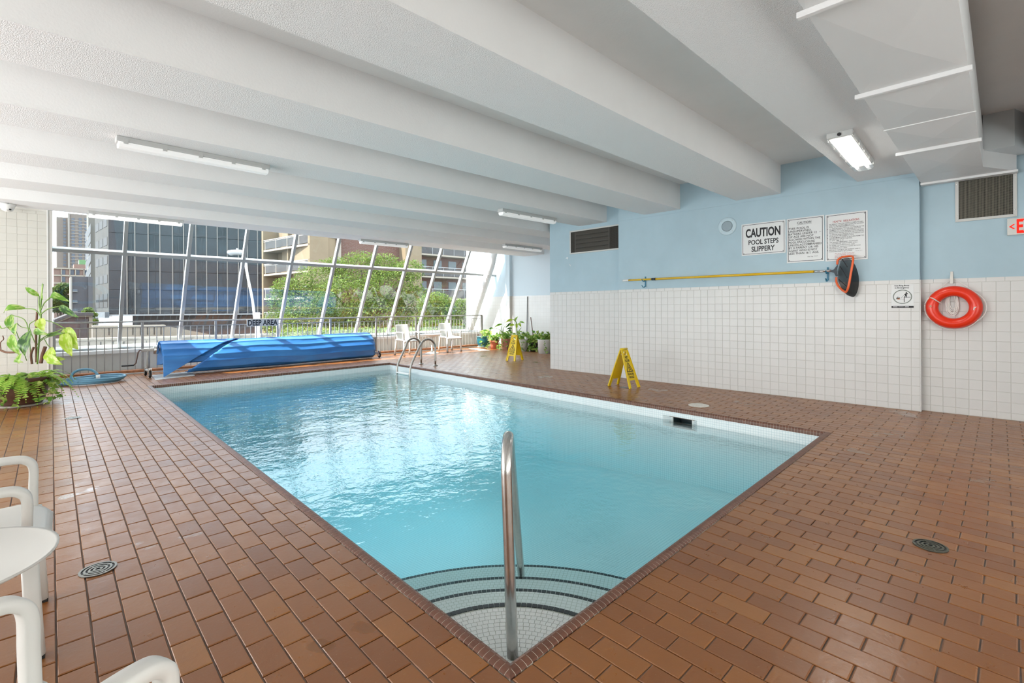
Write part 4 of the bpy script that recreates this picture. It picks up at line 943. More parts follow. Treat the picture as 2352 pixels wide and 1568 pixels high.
t = NT('black_net'); tr = t.n('ShaderNodeBsdfTransparent'); df = t.n('ShaderNodeBsdfDiffuse'); df.inputs[0].default_value = (0.008, 0.009, 0.011, 1); mx = t.n('ShaderNodeMixShader'); mx.inputs[0].default_value = 0.62; t.l(tr.outputs[0], mx.inputs[1]); t.l(df.outputs[0], mx.inputs[2]); t.l(mx.outputs[0], t.out.inputs[0]); NET = t.m
rim = [wp(*z3(*p), l) - nb for p, l in (((560, 480), .06), ((640, 270), .07), ((880, 235), .10), ((930, 420), .18), ((880, 700), .19), ((820, 1040), .19), ((750, 1170), .16), ((580, 1040), .08), ((520, 800), .06))]
bagp = [wp(*z3(*p), l) - nb for p, l in (((700, 520), .02), ((820, 380), .02), ((1010, 380), .05), ((1130, 640), .08), ((1215, 960), .10), ((1090, 1440), .09), ((960, 1420), .05), ((730, 1340), .02), ((640, 900), .02))]
m_ = len(rim); mid = [(a * 0.45 + c_ * 0.55) + Vector((-0.015, 0, 0)) for a, c_ in zip(rim, bagp)]
tipc = wp(*z3(1010, 1395), .05) - nb; ctr = sum(bagp, Vector()) / m_
mb = MB().add(rim + mid + bagp + [ctr], [(k, (k + 1) % m_, m_ + (k + 1) % m_, m_ + k) for k in range(m_)] + [(m_ + k, m_ + (k + 1) % m_, 2 * m_ + (k + 1) % m_, 2 * m_ + k) for k in range(m_)] + [(2 * m_ + k, 2 * m_ + (k + 1) % m_, 3 * m_) for k in range(m_)])
o = mb.build('mesh_bag', NET, net, smooth=True); md = o.modifiers.new('sub', 'SUBSURF'); md.levels = 2; md.render_levels = 2
for q in (((650, 300), (800, 520)), ((600, 500), (800, 830)), ((560, 860), (780, 1060))):
    MB().tube([wp(*z3(*q[0]), .06) - nb, wp(*z3(*q[1]), .10) - nb], 0.006, 6).build('net_cord', BLACK, net)

# ------------------------------------------------------------------ ring buoy on its bracket
bc = plane_pt(M_rec, 2190, 705.5, 0.065); bu = empty('ring_buoy', M=on_wall(M_rec, None, bc), label='red ring buoy with white rope hanging on the tiled wall', cat='ring buoy')
MB().torus(0.193, 0.060, 64, 20, (0, 0, 0), 'z').build('ring', M_('buoy_red', (0.80, 0.035, 0.008), 0.28), bu, smooth=True)
ROPE = M_('white_rope', (0.78, 0.76, 0.72), 0.8)
def ropepts(a0, a1, R, n=24, z=0.0, bulge=0.0):
    return [((R + bulge * math.sin(math.pi * k / n)) * math.cos(a0 + (a1 - a0) * k / n), (R + bulge * math.sin(math.pi * k / n)) * math.sin(a0 + (a1 - a0) * k / n), z) for k in range(n + 1)]
for a0, a1, bl in ((2.62, 3.85, 0.008), (3.9, 5.7, 0.014), (5.55, 7.0, 0.028)): MB().tube(ropepts(a0, a1, 0.254, 24, 0.0, bl), 0.005, 6).build('grab_rope', ROPE, bu, smooth=True)
MB().tube([(0.254 * math.cos(7.0), 0.254 * math.sin(7.0), 0), (0.02, 0.335, -0.03)], 0.004, 6).build('grab_rope', ROPE, bu); MB().tube([(0.254 * math.cos(2.62), 0.254 * math.sin(2.62), 0), (-0.02, 0.335, -0.03)], 0.004, 6).build('grab_rope', ROPE, bu)
wr = [(-0.245 * math.cos(0.5), 0.245 * math.sin(0.5), 0.015), (-0.21 * math.cos(.5), 0.21 * math.sin(.5) + 0.01, 0.064), (-0.17 * math.cos(.55), 0.17 * math.sin(.55) - 0.01, 0.060), (-0.132 * math.cos(.55), 0.132 * math.sin(.55) - 0.02, 0.01)]
MB().tube(smooth_path(wr, 5), 0.006, 6).build('rope_wrap', ROPE, bu, smooth=True); MB().tube(smooth_path([(-0.215, 0.118, 0.03), (-0.235, 0.09, 0.02), (-0.262, 0.035, 0.0)], 4), 0.006, 6).build('rope_tail', ROPE, bu, smooth=True)
MB().lathe([(0, 0), (0.014, 0), (0.010, 0.003), (0, 0.001)], 14, (-0.202, 0.014, 0.058)).build('plug', M_('plug_tan', (0.55, 0.30, 0.20), 0.6), bu)
MB().prism([(0.17, -0.03), (0.176, 0.0), (0.20, 0.008), (0.198, 0.0), (0.186, -0.008), (0.178, -0.032)], 0.0595, 0.0610).build('scuff', M_('scuff_white', (0.75, 0.72, 0.70), 0.7), bu)
bk = empty('buoy_bracket', M=on_wall(M_rec, None, plane_pt(M_rec, 2186, 634, 0.006)), label='grey metal bracket hook above the ring buoy', cat='bracket')
MB().box(-0.013, 0.013, -0.075, 0.055, 0, 0.005).build('plate', STEEL_D, bk, bevel=0.002); MB().box(-0.014, 0.014, -0.085, -0.01, 0.045, 0.05).build('hook_lip', STEEL_D, bk); MB().box(-0.013, 0.013, -0.09, -0.082, 0, 0.05).build('hook_base', STEEL_D, bk)
rc = empty('rope_coil', M=on_wall(M_rec, None, plane_pt(M_rec, 2186, 676, 0.03)), label='hank of white throwing rope hanging behind the ring buoy', cat='rope'); mb = MB(); rq = random.Random(5)
for k in range(9):
    wx, hy = rq.uniform(0.035, 0.068), rq.uniform(0.25, 0.33); ox = rq.uniform(-0.015, 0.015)
    pts = [(ox + wx * math.sin(t) * (0.55 + 0.45 * (1 - math.cos(t)) / 2), 0.075 - hy * (1 - math.cos(t)) / 2, rq.uniform(-0.008, 0.008)) for t in [2 * math.pi * j / 22 for j in range(22)]]
    MB().tube(pts, 0.0042, 6, closed=True).build('rope_loop', ROPE, rc, smooth=True)
# ------------------------------------------------------------------ wet floor signs
def wet_sign(cx, cy, rz, label, spread=0.20):
    w = empty('wet_floor_sign', (cx, cy, 0), rz, label=label, cat='floor sign', group='wet floor signs'); H = 0.615; th = math.atan2(spread, H); Ls = H / math.cos(th)
    for sg in (1, -1):
        # panel frame: x right, y up the panel, z outward
        n = Vector((0, -sg * math.cos(th), math.sin(th))); up = Vector((0, sg * math.sin(th), math.cos(th))); rt = Vector((sg, 0, 0))
        Mp = frame_matrix(Vector((0, -sg * spread, 0)), rt, up, n)
        a, t_ = 0.145, 0.085                                   # half widths bottom / top
        hw = lambda y: a + (t_ - a) * y / Ls
        mb = MB(); y1 = 0.125; ytop = Ls - 0.02; hb, ht = Ls - 0.105, Ls - 0.045
        for P in ([(-hw(0), 0), (-hw(0) + 0.055, 0), (-hw(y1) + 0.06, y1), (-hw(y1), y1)], [(hw(0) - 0.055, 0), (hw(0), 0), (hw(y1), y1), (hw(y1) - 0.06, y1)],
                  [(-hw(y1), y1), (hw(y1), y1), (hw(hb), hb), (-hw(hb), hb)], [(-hw(hb), hb), (-0.04, hb), (-0.045, ht), (-hw(ht), ht)], [(0.04, hb), (hw(hb), hb), (hw(ht), ht), (0.045, ht)], [(-hw(ht), ht), (hw(ht), ht), (hw(ytop), ytop), (-hw(ytop), ytop)]):
            mb.prism(P, -0.006, 0.006)
        pn = mb.build('panel', YELLOW, w, M=Mp)
        rim = MB(); rim.prism([(-hw(0.0), 0), (-hw(0.0) + 0.014, 0), (-hw(ytop) + 0.012, ytop), (-hw(ytop), ytop)], -0.006, 0.016); rim.prism([(hw(0.0) - 0.014, 0), (hw(0.0), 0), (hw(ytop), ytop), (hw(ytop) - 0.012, ytop)], -0.006, 0.016); rim.build('edge_rib', YELLOW, pn)
        text('lettering', 'WET\nFLOOR', INK, pn, 0, Ls * 0.735, 0.0075, width=0.115, height=0.095, bold=0.03, line=0.95)
        text('lettering', 'PLANCHER\nMOUILL\u00c9', INK, pn, 0, Ls * 0.315, 0.0075, width=0.155, height=0.085, bold=0.03, line=0.95)
        tri = MB(); T0, T1 = [(-0.088, 0.255), (0.088, 0.255), (0, 0.415)], [(-0.066, 0.266), (0.066, 0.266), (0, 0.388)]
        sy = lambda p: (p[0], p[1] * Ls / 0.63, 0.0075)
        tri.add([sy(p) for p in T0] + [sy(p) for p in T1], [(k, (k + 1) % 3, 3 + (k + 1) % 3, 3 + k) for k in range(3)]); tri.build('triangle_symbol', INK, pn)
        fg = MB(); fg.add([sy(p) for p in ((-0.004, 0.345), (0.012, 0.345), (0.012, 0.36), (-0.004, 0.36))], [(0, 1, 2, 3)])
        for P in ([(-0.012, 0.34), (0.004, 0.344), (0.03, 0.30), (0.014, 0.295)], [(0.014, 0.30), (0.03, 0.30), (0.046, 0.272), (0.034, 0.27)], [(0.01, 0.305), (0.02, 0.298), (-0.02, 0.272), (-0.032, 0.276)], [(-0.012, 0.335), (-0.004, 0.33), (-0.026, 0.308), (-0.032, 0.314)]): fg.add([sy(p) for p in P], [(0, 1, 2, 3)])
        fg.build('slipping_figure_symbol', INK, pn)
    MB().tube([(-0.088, 0, H), (0.088, 0, H)], 0.017, 12).build('hinge', YELLOW, w, smooth=True)
    return w
wet_sign(6.845, 4.37, math.radians(-3), 'yellow wet floor sign standing by the step in the tiled wall', 0.205)
wet_sign(8.39, 8.48, math.radians(-80), 'yellow wet floor sign standing before the potted plants', 0.17)

# ------------------------------------------------------------------ white resin armchairs and tulip tables
def make_chair(name):
    ch = empty(name)
    def seatf(a, c):
        x = (a - 0.5) * 0.535 * (1 - 0.10 * max(0, (c - 0.85) / 0.15) ** 2); y = -0.20 + c * 0.48; zz = 0.445 - 0.016 * math.cos((a - 0.5) * math.pi) * math.sin(c * math.pi)
        if c > 0.80: zz -= 0.055 * ((c - 0.80) / 0.20) ** 2
        edge = abs(a - 0.5) * 2
        if edge > 0.86: zz -= 0.02 * ((edge - 0.86) / 0.14) ** 2
        return (x * (1 - 0.04 * (1 - c)), y, zz)
    MB().grid(seatf, 18, 18).build('seat', RESIN, ch, smooth=True, solid=0.018)
    def backf(a, c):
        x = (a - 0.5) * (0.43 - 0.05 * c ** 2); z = 0.44 + c * 0.405; y = -0.205 - 0.13 * c + 0.04 * (2 * (a - 0.5)) ** 2 * (0.4 + c * 0.6)
        return (x, y, z)
    MB().grid(backf, 14, 14).build('backrest', RESIN, ch, smooth=True, solid=0.016)
    for sx in (-1, 1):
        l1 = MB(); rect_sweep(l1, [(sx * 0.232, 0.225, 0.43), (sx * 0.236, 0.235, 0.2), (sx * 0.24, 0.245, 0.012)], 0.048, 0.05, (1, 0, 0)); lo = l1.build('leg', RESIN, ch, smooth=True)
        MB().box(sx * 0.24 - 0.022, sx * 0.24 + 0.022, 0.222, 0.268, 0, 0.014).build('foot_pad', RUBBER, lo)
        l2 = MB(); rect_sweep(l2, [(sx * 0.225, -0.20, 0.45), (sx * 0.228, -0.235, 0.22), (sx * 0.23, -0.285, 0.012)], 0.042, 0.048, (1, 0, 0)); lo = l2.build('leg', RESIN, ch, smooth=True)
        MB().box(sx * 0.23 - 0.02, sx * 0.23 + 0.02, -0.307, -0.263, 0, 0.014).build('foot_pad', RUBBER, lo)
        ap = [(sx * 0.225, -0.245, 0.615), (sx * 0.245, -0.12, 0.638), (sx * 0.255, 0.06, 0.645), (sx * 0.254, 0.165, 0.645), (sx * 0.250, 0.205, 0.632), (sx * 0.246, 0.222, 0.60), (sx * 0.240, 0.222, 0.52), (sx * 0.233, 0.222, 0.42)]
        rect_sweep(MB(), smooth_path(ap, 5), 0.048, 0.032, (1, 0, 0)).build('armrest', RESIN, ch, smooth=True)
    return ch
proto = make_chair('armchair')
def place(o, x, y, face, label, group):
    o.location = (x, y, 0); o.rotation_euler = (0, 0, face - math.pi / 2); tag(o, label, 'chair', group)
place(proto, -0.255, 2.78, math.radians(-1.5), 'white resin armchair drawn up to the small round table, facing the pool', 'white resin armchairs')
for (x, y, fc, lb_) in ((-0.133, 1.2585, math.radians(23), 'white resin armchair with its back to the room, turned towards the pool corner'), (7.29, 11.62, math.radians(-92), 'white armchair beside the pool cover, in front of the railing'), (8.86, 11.74, math.radians(-96), 'white armchair beside the alcove end of the railing, past the pedestal table')):
    place(copy_tree(proto), x, y, fc, lb_, 'white resin armchairs')
def table(x, y, label, h=0.545, R=0.285):
    t = empty('pedestal_table', (x, y, 0), label=label, cat='table', group='round pedestal tables')
    MB().lathe([(0, h - 0.035), (0.05, h - 0.06), (0.12, h - 0.048), (R - 0.03, h - 0.012), (R, h + 0.004), (R + 0.002, h + 0.012), (R - 0.008, h + 0.010), (R - 0.03, h - 0.002), (0, h - 0.004)], 56, cap=False).build('table_top', RESIN, t, smooth=True)
    MB().lathe([(0.033, h - 0.04), (0.027, h * 0.6), (0.028, 0.12), (0.045, 0.055)], 24).build('pedestal', RESIN, t, smooth=True)
    MB().lathe([(0, 0), (0.20, 0), (0.20, 0.012), (0.12, 0.03), (0.04, 0.06), (0, 0.06)], 40).build('base', RESIN, t, smooth=True)
table(-0.245, 2.205, 'small round white table beside the nearest planter chair, on the deck', 0.530, 0.285)
table(8.05, 11.52, 'round white pedestal table between two armchairs by the railing')

# ------------------------------------------------------------------ security camera
c = G(17, 468, 2.94); sc_ = empty('security_camera', (c.x, c.y, 2.94), label='white dome security camera under the last ceiling beam', cat='camera')
MB().lathe([(0.0, 0), (0.092, 0), (0.092, -0.03), (0.082, -0.045), (0.078, -0.07), (0.06, -0.10), (0.03, -0.12), (0, -0.125)], 32).build('dome_body', WHITE, sc_, smooth=True)
fd = (EYEV - Vector((c.x, c.y, 2.86))).normalized() + Vector((0.25, 0, 0)); fd.normalize()
for k in (-1, 1):
    p0 = Vector((0, 0, -0.085)) + fd * 0.05 + RT * (0.018 * k); MB().tube([p0, p0 + fd * 0.025], 0.012, 12).build('lens', BLACK, sc_)
MB().tube(smooth_path([(0.0, -0.06, -0.004), (0.0, -0.11, -0.012), (-0.06, -0.14, -0.01), (-0.45, -0.16, -0.008)], 4), 0.008, 8).build('conduit', WHITE_METAL, sc_, smooth=True)

# ------------------------------------------------------------------ spiral duct in the window corner
dx = 10.57; p_lo, p_hi = Vector((dx, 12.87, 0.60)), Vector((dx, 11.79, 2.66))
sd = empty('spiral_duct', (dx, 12.9, 0.1), label='white spiral duct leaning along the slanted glass in the corner', cat='duct'); base = Vector((dx, 12.9, 0.1))
pth = [p_lo.lerp(p_hi, k / 18) for k in range(19)] + [Vector((dx, 11.74, 2.78)), Vector((dx, 11.70, 2.92)), Vector((dx, 11.56, 3.34))]
MB().tube(rel(pth, base), 0.13, 28).build('duct_tube', WHITE_METAL, sd, smooth=True)
dv = (p_hi - p_lo).normalized()
for k in range(1, 18):
    cc = p_lo.lerp(p_hi, k / 18) - base; ring = []
    e1 = Vector((1, 0, 0)); e2 = dv.cross(e1)
    for j in range(28):
        a = 2 * math.pi * j / 28; ring.append(cc + (e1 * math.cos(a) + e2 * math.sin(a)) * 0.131 + dv * (0.045 * a / math.pi - 0.045))
    MB().tube(ring, 0.006, 5).build('duct_seam', WHITE_METAL, sd, smooth=True)

# poles leaning in the alcove
MB().tube([(10.99, 10.57, 0.0), (11.02, 10.55, 1.66)], 0.012, 8).build('leaning_pole', M_('pole_dark', (0.10, 0.095, 0.09), 0.5), label='thin dark pole leaning against the alcove tiles', cat='pole')

# ------------------------------------------------------------------ plants
LEAF_A = leaf_mat('leaf_dieffenbachia', (0.10, 0.27, 0.03), (0.20, 0.40, 0.035), (0.42, 0.55, 0.16)); LEAF_D = leaf_mat('leaf_dark', (0.025, 0.085, 0.018), (0.045, 0.13, 0.022), (0.16, 0.30, 0.07)); LEAF_Y = leaf_mat('leaf_bright', (0.30, 0.50, 0.025), (0.42, 0.58, 0.04), (0.55, 0.64, 0.18))
FERN = foliage_mat('fern_green', (0.20, 0.40, 0.04), (0.42, 0.60, 0.10)); POTHOS = foliage_mat('pothos_green', (0.12, 0.32, 0.04), (0.50, 0.58, 0.16)); STEM = M_('stem_green', (0.16, 0.28, 0.05), 0.5); WOOD = M_('dry_stem', (0.16, 0.08, 0.05), 0.8)
def leaf_mesh(P0, P1, width, nrm, bend, mat, fold=0.18):
    """leaf from base to tip; nrm: which way its face looks; bend: how far the middle bows along nrm"""
    P0, P1 = Vector(P0), Vector(P1); d = P1 - P0; L = d.length; d.normalize(); s = d.cross(Vector(nrm)).normalized(); n = s.cross(d).normalized()
    M = frame_matrix(P0, d, s, n)
    def f(a, c):
        w = width * math.sin(math.pi * min(1, a ** 0.8 * 0.97 + 0.03)) ** 0.75 * (1 - 0.25 * a); v = (c - 0.5) * w
        return (a * L, v, bend * math.sin(math.pi * a) + abs(c - 0.5) * 2 * w * fold * 0.5 + 0.05 * width * math.sin(a * 9 + c * 3))
    return MB().grid(f, 12, 6), M
pd_ = 6.61; PB = Vector((-0.19, 9.44, 0))
pot = empty('potted_plant', PB, label='large leafy dumb cane in a brown pot overhung with ferns', cat='potted plant')
POTM = M_('pot_brown', (0.085, 0.035, 0.022), 0.35, var=0.2, vscale=12)
pp = MB().lathe([(0, 0.02), (0.20, 0.02), (0.225, 0.06), (0.265, 0.20), (0.285, 0.31), (0.288, 0.325), (0.30, 0.33), (0.305, 0.385), (0.285, 0.39), (0.275, 0.36), (0, 0.34)], 48).build('pot', POTM, pot, smooth=True)
for z in (0.285, 0.30, 0.315): MB().torus(0.283 + (z - 0.285) * 0.3, 0.0045, 48, 6, (0, 0, z)).build('pot_band', POTM, pp, smooth=True)
MB().lathe([(0, 0), (0.25, 0), (0.265, 0.02), (0.255, 0.025), (0, 0.02)], 40).build('saucer', M_('saucer_grey', (0.30, 0.26, 0.23), 0.5), pot, smooth=True)
zz = lambda x, y: (x / 4.9, 640 + y / 4.9)
def pl(x, y, dd=0.0): return at(*zz(x, y), pd_ + dd) - PB
leaves = [((440, 195), (285, 92), 62, LEAF_A, -.05, .05), ((562, 218), (785, 258), 100, LEAF_A, .0, .10), ((675, 308), (892, 442), 82, LEAF_D, -.05, .05), ((288, 335), (42, 385), 85, LEAF_A, .05, .08), ((128, 405), (145, 605), 95, LEAF_A, .10, .05),
          ((188, 500), (180, 645), 78, LEAF_A, .0, .03), ((345, 590), (285, 885), 165, LEAF_D, -.12, .04), ((130, 630), (232, 865), 105, LEAF_A, -.05, .05), ((450, 450), (500, 585), 112, LEAF_Y, -.10, .03), ((385, 580), (560, 632), 80, LEAF_A, -.02, .05),
          ((725, 610), (812, 875), 130, LEAF_Y, .02, .05), ((735, 555), (885, 800), 175, LEAF_Y, .08, .05), ((575, 775), (650, 965), 160, LEAF_Y, -.02, .05), ((520, 640), (725, 612), 52, LEAF_D, .05, .02), ((480, 240), (482, 45), 26, LEAF_A, .0, .01), ((540, 870), (705, 965), 110, LEAF_Y, -.10, .04), ((600, 930), (740, 905), 80, LEAF_Y, .0, .04), ((160, 920), (265, 940), 50, LEAF_A, -.05, .03), ((20, 560), (0, 420), 50, LEAF_A, .05, .03), ((240, 840), (215, 960), 60, LEAF_A, -.1, .02)]
for i, (a, c_, wd, m_, dd, bd) in enumerate(leaves):
    P0, P1 = pl(*a, dd), pl(*c_, dd - 0.04); g, Mx = leaf_mesh(P0, P1, wd / 4.9 * pd_ / F_PX, -FW + Vector((rr.uniform(-.35, .35), 0, rr.uniform(0.2, 0.7))), bd, m_)
    g.build('leaf', m_, pot, smooth=True, M=Mx)
for pts, r in (([(420, 960), (440, 700), (455, 560), (460, 420), (455, 330), (480, 60)], .010), ([(460, 420), (440, 300), (440, 195)], .007), ([(455, 360), (500, 270), (562, 218)], .007), ([(458, 400), (540, 340), (675, 308)], .007), ([(460, 430), (400, 350), (288, 335)], .007), ([(350, 930), (300, 500), (128, 405)], .006), ([(430, 800), (360, 640), (330, 520), (400, 465)], .006), ([(430, 700), (540, 630), (620, 600), (735, 555)], .006), ([(490, 465), (600, 490), (735, 560)], .006), ([(400, 760), (500, 670), (725, 610)], .006), ([(500, 680), (540, 750), (575, 775)], .005), ([(300, 920), (160, 560), (20, 560)], .005), ([(330, 560), (240, 540), (188, 500)], .005), ([(350, 620), (345, 600), (345, 590)], .005)):
    MB().tube(smooth_path([pl(*p) for p in pts], 5), r, 7).build('stem', STEM, pot, smooth=True)
for pts, r in (([(410, 940), (405, 600), (418, 370)], .012), ([(460, 950), (480, 850), (510, 765)], .020), ([(360, 960), (350, 850), (380, 770)], .013), ([(0, 800), (60, 825), (140, 828), (210, 820)], .014), ([(30, 640), (40, 680), (5, 720), (10, 790)], .006)):
    MB().tube(smooth_path([pl(*p) for p in pts], 4), r, 8).build('cane', WOOD, pot, smooth=True)
def frond(mb, p, az, L, rise, droop, rq, wid=0.05):
    """one arching fern frond made of small leaflets"""
    d = Vector((math.cos(az), math.sin(az), 0)); s = Vector((-d.y, d.x, 0)); n = 22; prev = Vector(p)
    for k in range(1, n + 1):
        t = k / n; q = Vector(p) + d * (L * t) + Vector((0, 0, rise * math.sin(t * 2.2) - droop * t * t))
        w = wid * math.sin(math.pi * (0.12 + 0.86 * t)) * rq.uniform(0.8, 1.2)
        for sg in (-1, 1):
            tip = q + s * (sg * w) + d * 0.012 + Vector((0, 0, -0.25 * w)); e = (q - prev).normalized() * 0.011
            mb.add([q - e, q + e, tip + e * 0.4, tip - e * 0.4], [(0, 1, 2, 3)])
        prev = q
fm = MB(); rq = random.Random(11)
for k in range(64):
    az = rq.uniform(0, 2 * math.pi); r0 = rq.uniform(0.05, 0.24)
    frond(fm, (r0 * math.cos(az), r0 * math.sin(az), 0.36), az + rq.uniform(-.4, .4), rq.uniform(0.22, 0.42), rq.uniform(0.05, 0.16), rq.uniform(0.10, 0.42), rq)
fm.build('fern_fronds', FERN, pot, kind='stuff')
def pothos(mb, pts, rq, size=0.06, n=2):
    P = smooth_path(pts, 5)
    for q in P:
        for _ in range(n):
            d = Vector((rq.uniform(-1, 1), rq.uniform(-1, 1), rq.uniform(-0.6, 0.8))).normalized(); s = d.orthogonal().normalized(); L = size * rq.uniform(0.7, 1.3); w = L * 0.38
            b0 = q + d * 0.012; nn = d.cross(s)
            mb.add([b0, b0 + d * L * 0.35 + s * w + nn * 0.1 * L, b0 + d * L, b0 + d * L * 0.35 - s * w + nn * 0.1 * L, b0 + d * L * 0.45 - nn * 0.04 * L], [(0, 1, 4), (1, 2, 4), (2, 3, 4), (3, 0, 4)])
pm_ = MB()
for k in range(12):
    az = -2.4 + k * 0.42; e_ = Vector((math.cos(az), math.sin(az), 0)); r_ = rq.uniform(.30, .40)
    pothos(pm_, [e_ * 0.22 + Vector((0, 0, 0.37)), e_ * 0.31 + Vector((0, 0, 0.33)), e_ * 0.34 + Vector((0, 0, 0.18)), e_ * r_ + Vector((rq.uniform(-.08, .08), 0, 0.03))], rq, 0.075, 1)
pm_.build('trailing_vines', POTHOS, pot, kind='stuff')

# alcove planters
TERRA = M_('terracotta', (0.45, 0.13, 0.07), 0.7, var=0.15, vscale=10); TERRA2 = M_('dusty_terracotta', (0.46, 0.19, 0.13), 0.75, var=0.15, vscale=10); GLAZE = M_('blue_glaze', (0.02, 0.13, 0.17), 0.2, var=0.4, vscale=6)
def planter(px, py, R, H, mat, label, kind, foliage, seed, D=None):
    c = G(px, py, 0); rq = random.Random(seed); p = empty('planter', (c.x, c.y, 0), label=label, cat='potted plant', group='potted plants along the alcove wall')
    if kind == 'round': pr = [(0, 0.0), (R * 0.72, 0.0), (R * 0.80, H * 0.45), (R * 0.93, H * 0.82), (R, H * 0.83), (R * 1.02, H), (R * 0.92, H), (R * 0.9, H * 0.9), (0, H * 0.88)]
    elif kind == 'bowl': pr = [(0, 0.03), (R * 0.70, 0.03), (R * 0.92, H * 0.35), (R, H * 0.75), (R * 0.97, H * 0.92), (R * 1.05, H * 0.95), (R * 1.05, H), (R * 0.9, H), (0, H * 0.9)]
    else: pr = [(0, 0.0), (R * 0.86, 0.0), (R, H * 0.98), (R * 1.03, H), (R * 0.94, H), (0, H * 0.9)]
    MB().lathe(pr, 6 if kind == 'hex' else 32).build('pot', mat, p, smooth=kind != 'hex')
    if kind == 'bowl': MB().lathe([(0, 0), (R * 0.85, 0), (R * 0.95, 0.03), (0, 0.03)], 32).build('saucer', M_('saucer_white', (0.70, 0.66, 0.60), 0.5), p)
    mb = MB()
    for k in range(foliage):
        az = rq.uniform(0, 6.28); e_ = Vector((math.cos(az), math.sin(az), 0)); up = rq.random() < 0.55
        pts = [e_ * R * 0.3 + Vector((0, 0, H)), e_ * R * rq.uniform(.6, .9) + Vector((0, 0, H + rq.uniform(.05, .16))), e_ * R * rq.uniform(.9, 1.3) + Vector((0, 0, H + rq.uniform(.0, .2)))]
        if not up: pts += [e_ * R * 1.25 + Vector((0, 0, H * 0.5)), e_ * R * rq.uniform(1.3, 1.7) + Vector((0, 0, 0.04))]
        pothos(mb, pts, rq, 0.10, 1)
    mb.build('foliage', POTHOS, p, kind='stuff')
    return p, c
planter(1109, 797.5, 0.20, 0.36, GLAZE, 'glazed blue pot with trailing plant in the corner by the railing', 'bowl', 7, 1)
planter(1135, 801, 0.150, 0.27, TERRA, 'terracotta pot with variegated vine beside the blue pot', 'round', 12, 2)
p2_, c2 = planter(1162, 802, 0.165, 0.34, TERRA2, 'six-sided dusty terracotta pot with a tall dumb cane', 'hex', 12, 3)
p3_, c3 = planter(1199, 806, 0.185, 0.36, WHITE, 'white pot with a broad-leaved dumb cane behind the wet floor sign', 'tall', 10, 4)
p4_, c4 = planter(1226, 806.5, 0.14, 0.27, BLACK, 'low black pot covered in trailing pothos', 'round', 22, 5)
planter(1251, 811, 0.20, 0.40, WHITE, 'tall white pot with pothos spilling down near the wall corner', 'tall', 16, 6)
MB().tube([(0.02, 0.0, 0.22), (-0.02, 0.10, 1.02)], 0.012, 8).build('support_stick', WOOD, p4_)
z7 = lambda x, y: (1080 + x / 11.76, 720 + y / 11.76)
def big_leaves(p, c, lst, stems):
    D = (Vector((c.x, c.y, 0)) - Vector((0, 0, 0))).dot(FW); P = Vector((c.x, c.y, 0))
    for (a, b_, wd, m_) in lst:
        g, Mx = leaf_mesh(at(*z7(*a), D) - P, at(*z7(*b_), D - 0.1) - P, wd / 11.76 * D / F_PX, -FW + Vector((rr.uniform(-.3, .3), 0, .5)), 0.04, m_); g.build('leaf', m_, p, smooth=True, M=Mx)
    for pts, r in stems: MB().tube(smooth_path([at(*z7(*q), D) - P for q in pts], 4), r, 7).build('stem', STEM, p, smooth=True)
big_leaves(p2_, c2, [((860, 280), (640, 375), 70, LEAF_A), ((620, 390), (480, 450), 60, LEAF_D), ((480, 470), (270, 470), 55, LEAF_A), ((1090, 260), (960, 390), 60, LEAF_D), ((1060, 330), (930, 390), 50, LEAF_D), ((1130, 400), (960, 430), 60, LEAF_D), ((1110, 450), (1000, 490), 70, LEAF_D)], [([(860, 650), (850, 500), (760, 420), (620, 390)], .008), ([(860, 650), (860, 480), (830, 330)], .008), ([(880, 650), (890, 430), (1000, 270), (1090, 260)], .008)])
big_leaves(p3_, c3, [((1150, 160), (945, 245), 85, LEAF_Y), ((1215, 200), (1290, 75), 70, LEAF_A), ((1190, 300), (1040, 350), 85, LEAF_Y), ((1250, 260), (1250, 440), 75, LEAF_Y), ((1300, 260), (1380, 360), 90, LEAF_Y), ((1330, 230), (1475, 255), 65, LEAF_A), ((1400, 520), (1490, 570), 80, LEAF_D), ((1300, 500), (1420, 500), 60, LEAF_A)], [([(1270, 640), (1260, 420), (1240, 240), (1200, 180), (1150, 160)], .014), ([(1250, 300), (1240, 230), (1215, 200)], .008), ([(1290, 640), (1310, 480), (1380, 380)], .010)])
# ================================================================== outside the window
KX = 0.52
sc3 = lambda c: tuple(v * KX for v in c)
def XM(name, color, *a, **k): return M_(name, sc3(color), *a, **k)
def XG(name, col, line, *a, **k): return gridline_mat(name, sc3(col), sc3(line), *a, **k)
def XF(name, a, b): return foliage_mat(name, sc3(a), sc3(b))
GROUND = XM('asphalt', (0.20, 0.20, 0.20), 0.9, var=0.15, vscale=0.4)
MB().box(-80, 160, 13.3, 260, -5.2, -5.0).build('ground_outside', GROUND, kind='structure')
def plane_hit(px, P, d):
    """distance along horizontal line P + t*d seen at column px"""
    r = ray(px, 700); den = r.x * d.y - r.y * d.x; s = (P.x * d.y - P.y * d.x) / den; Q = Vector((r.x * s, r.y * s, 0)); return (Q - Vector((P.x, P.y, 0))).dot(d)
def up_at(py, px, Q):
    r = ray(px, py); t = Vector((Q.x, Q.y)).length / Vector((r.x, r.y)).length; return EYE + r.z * t
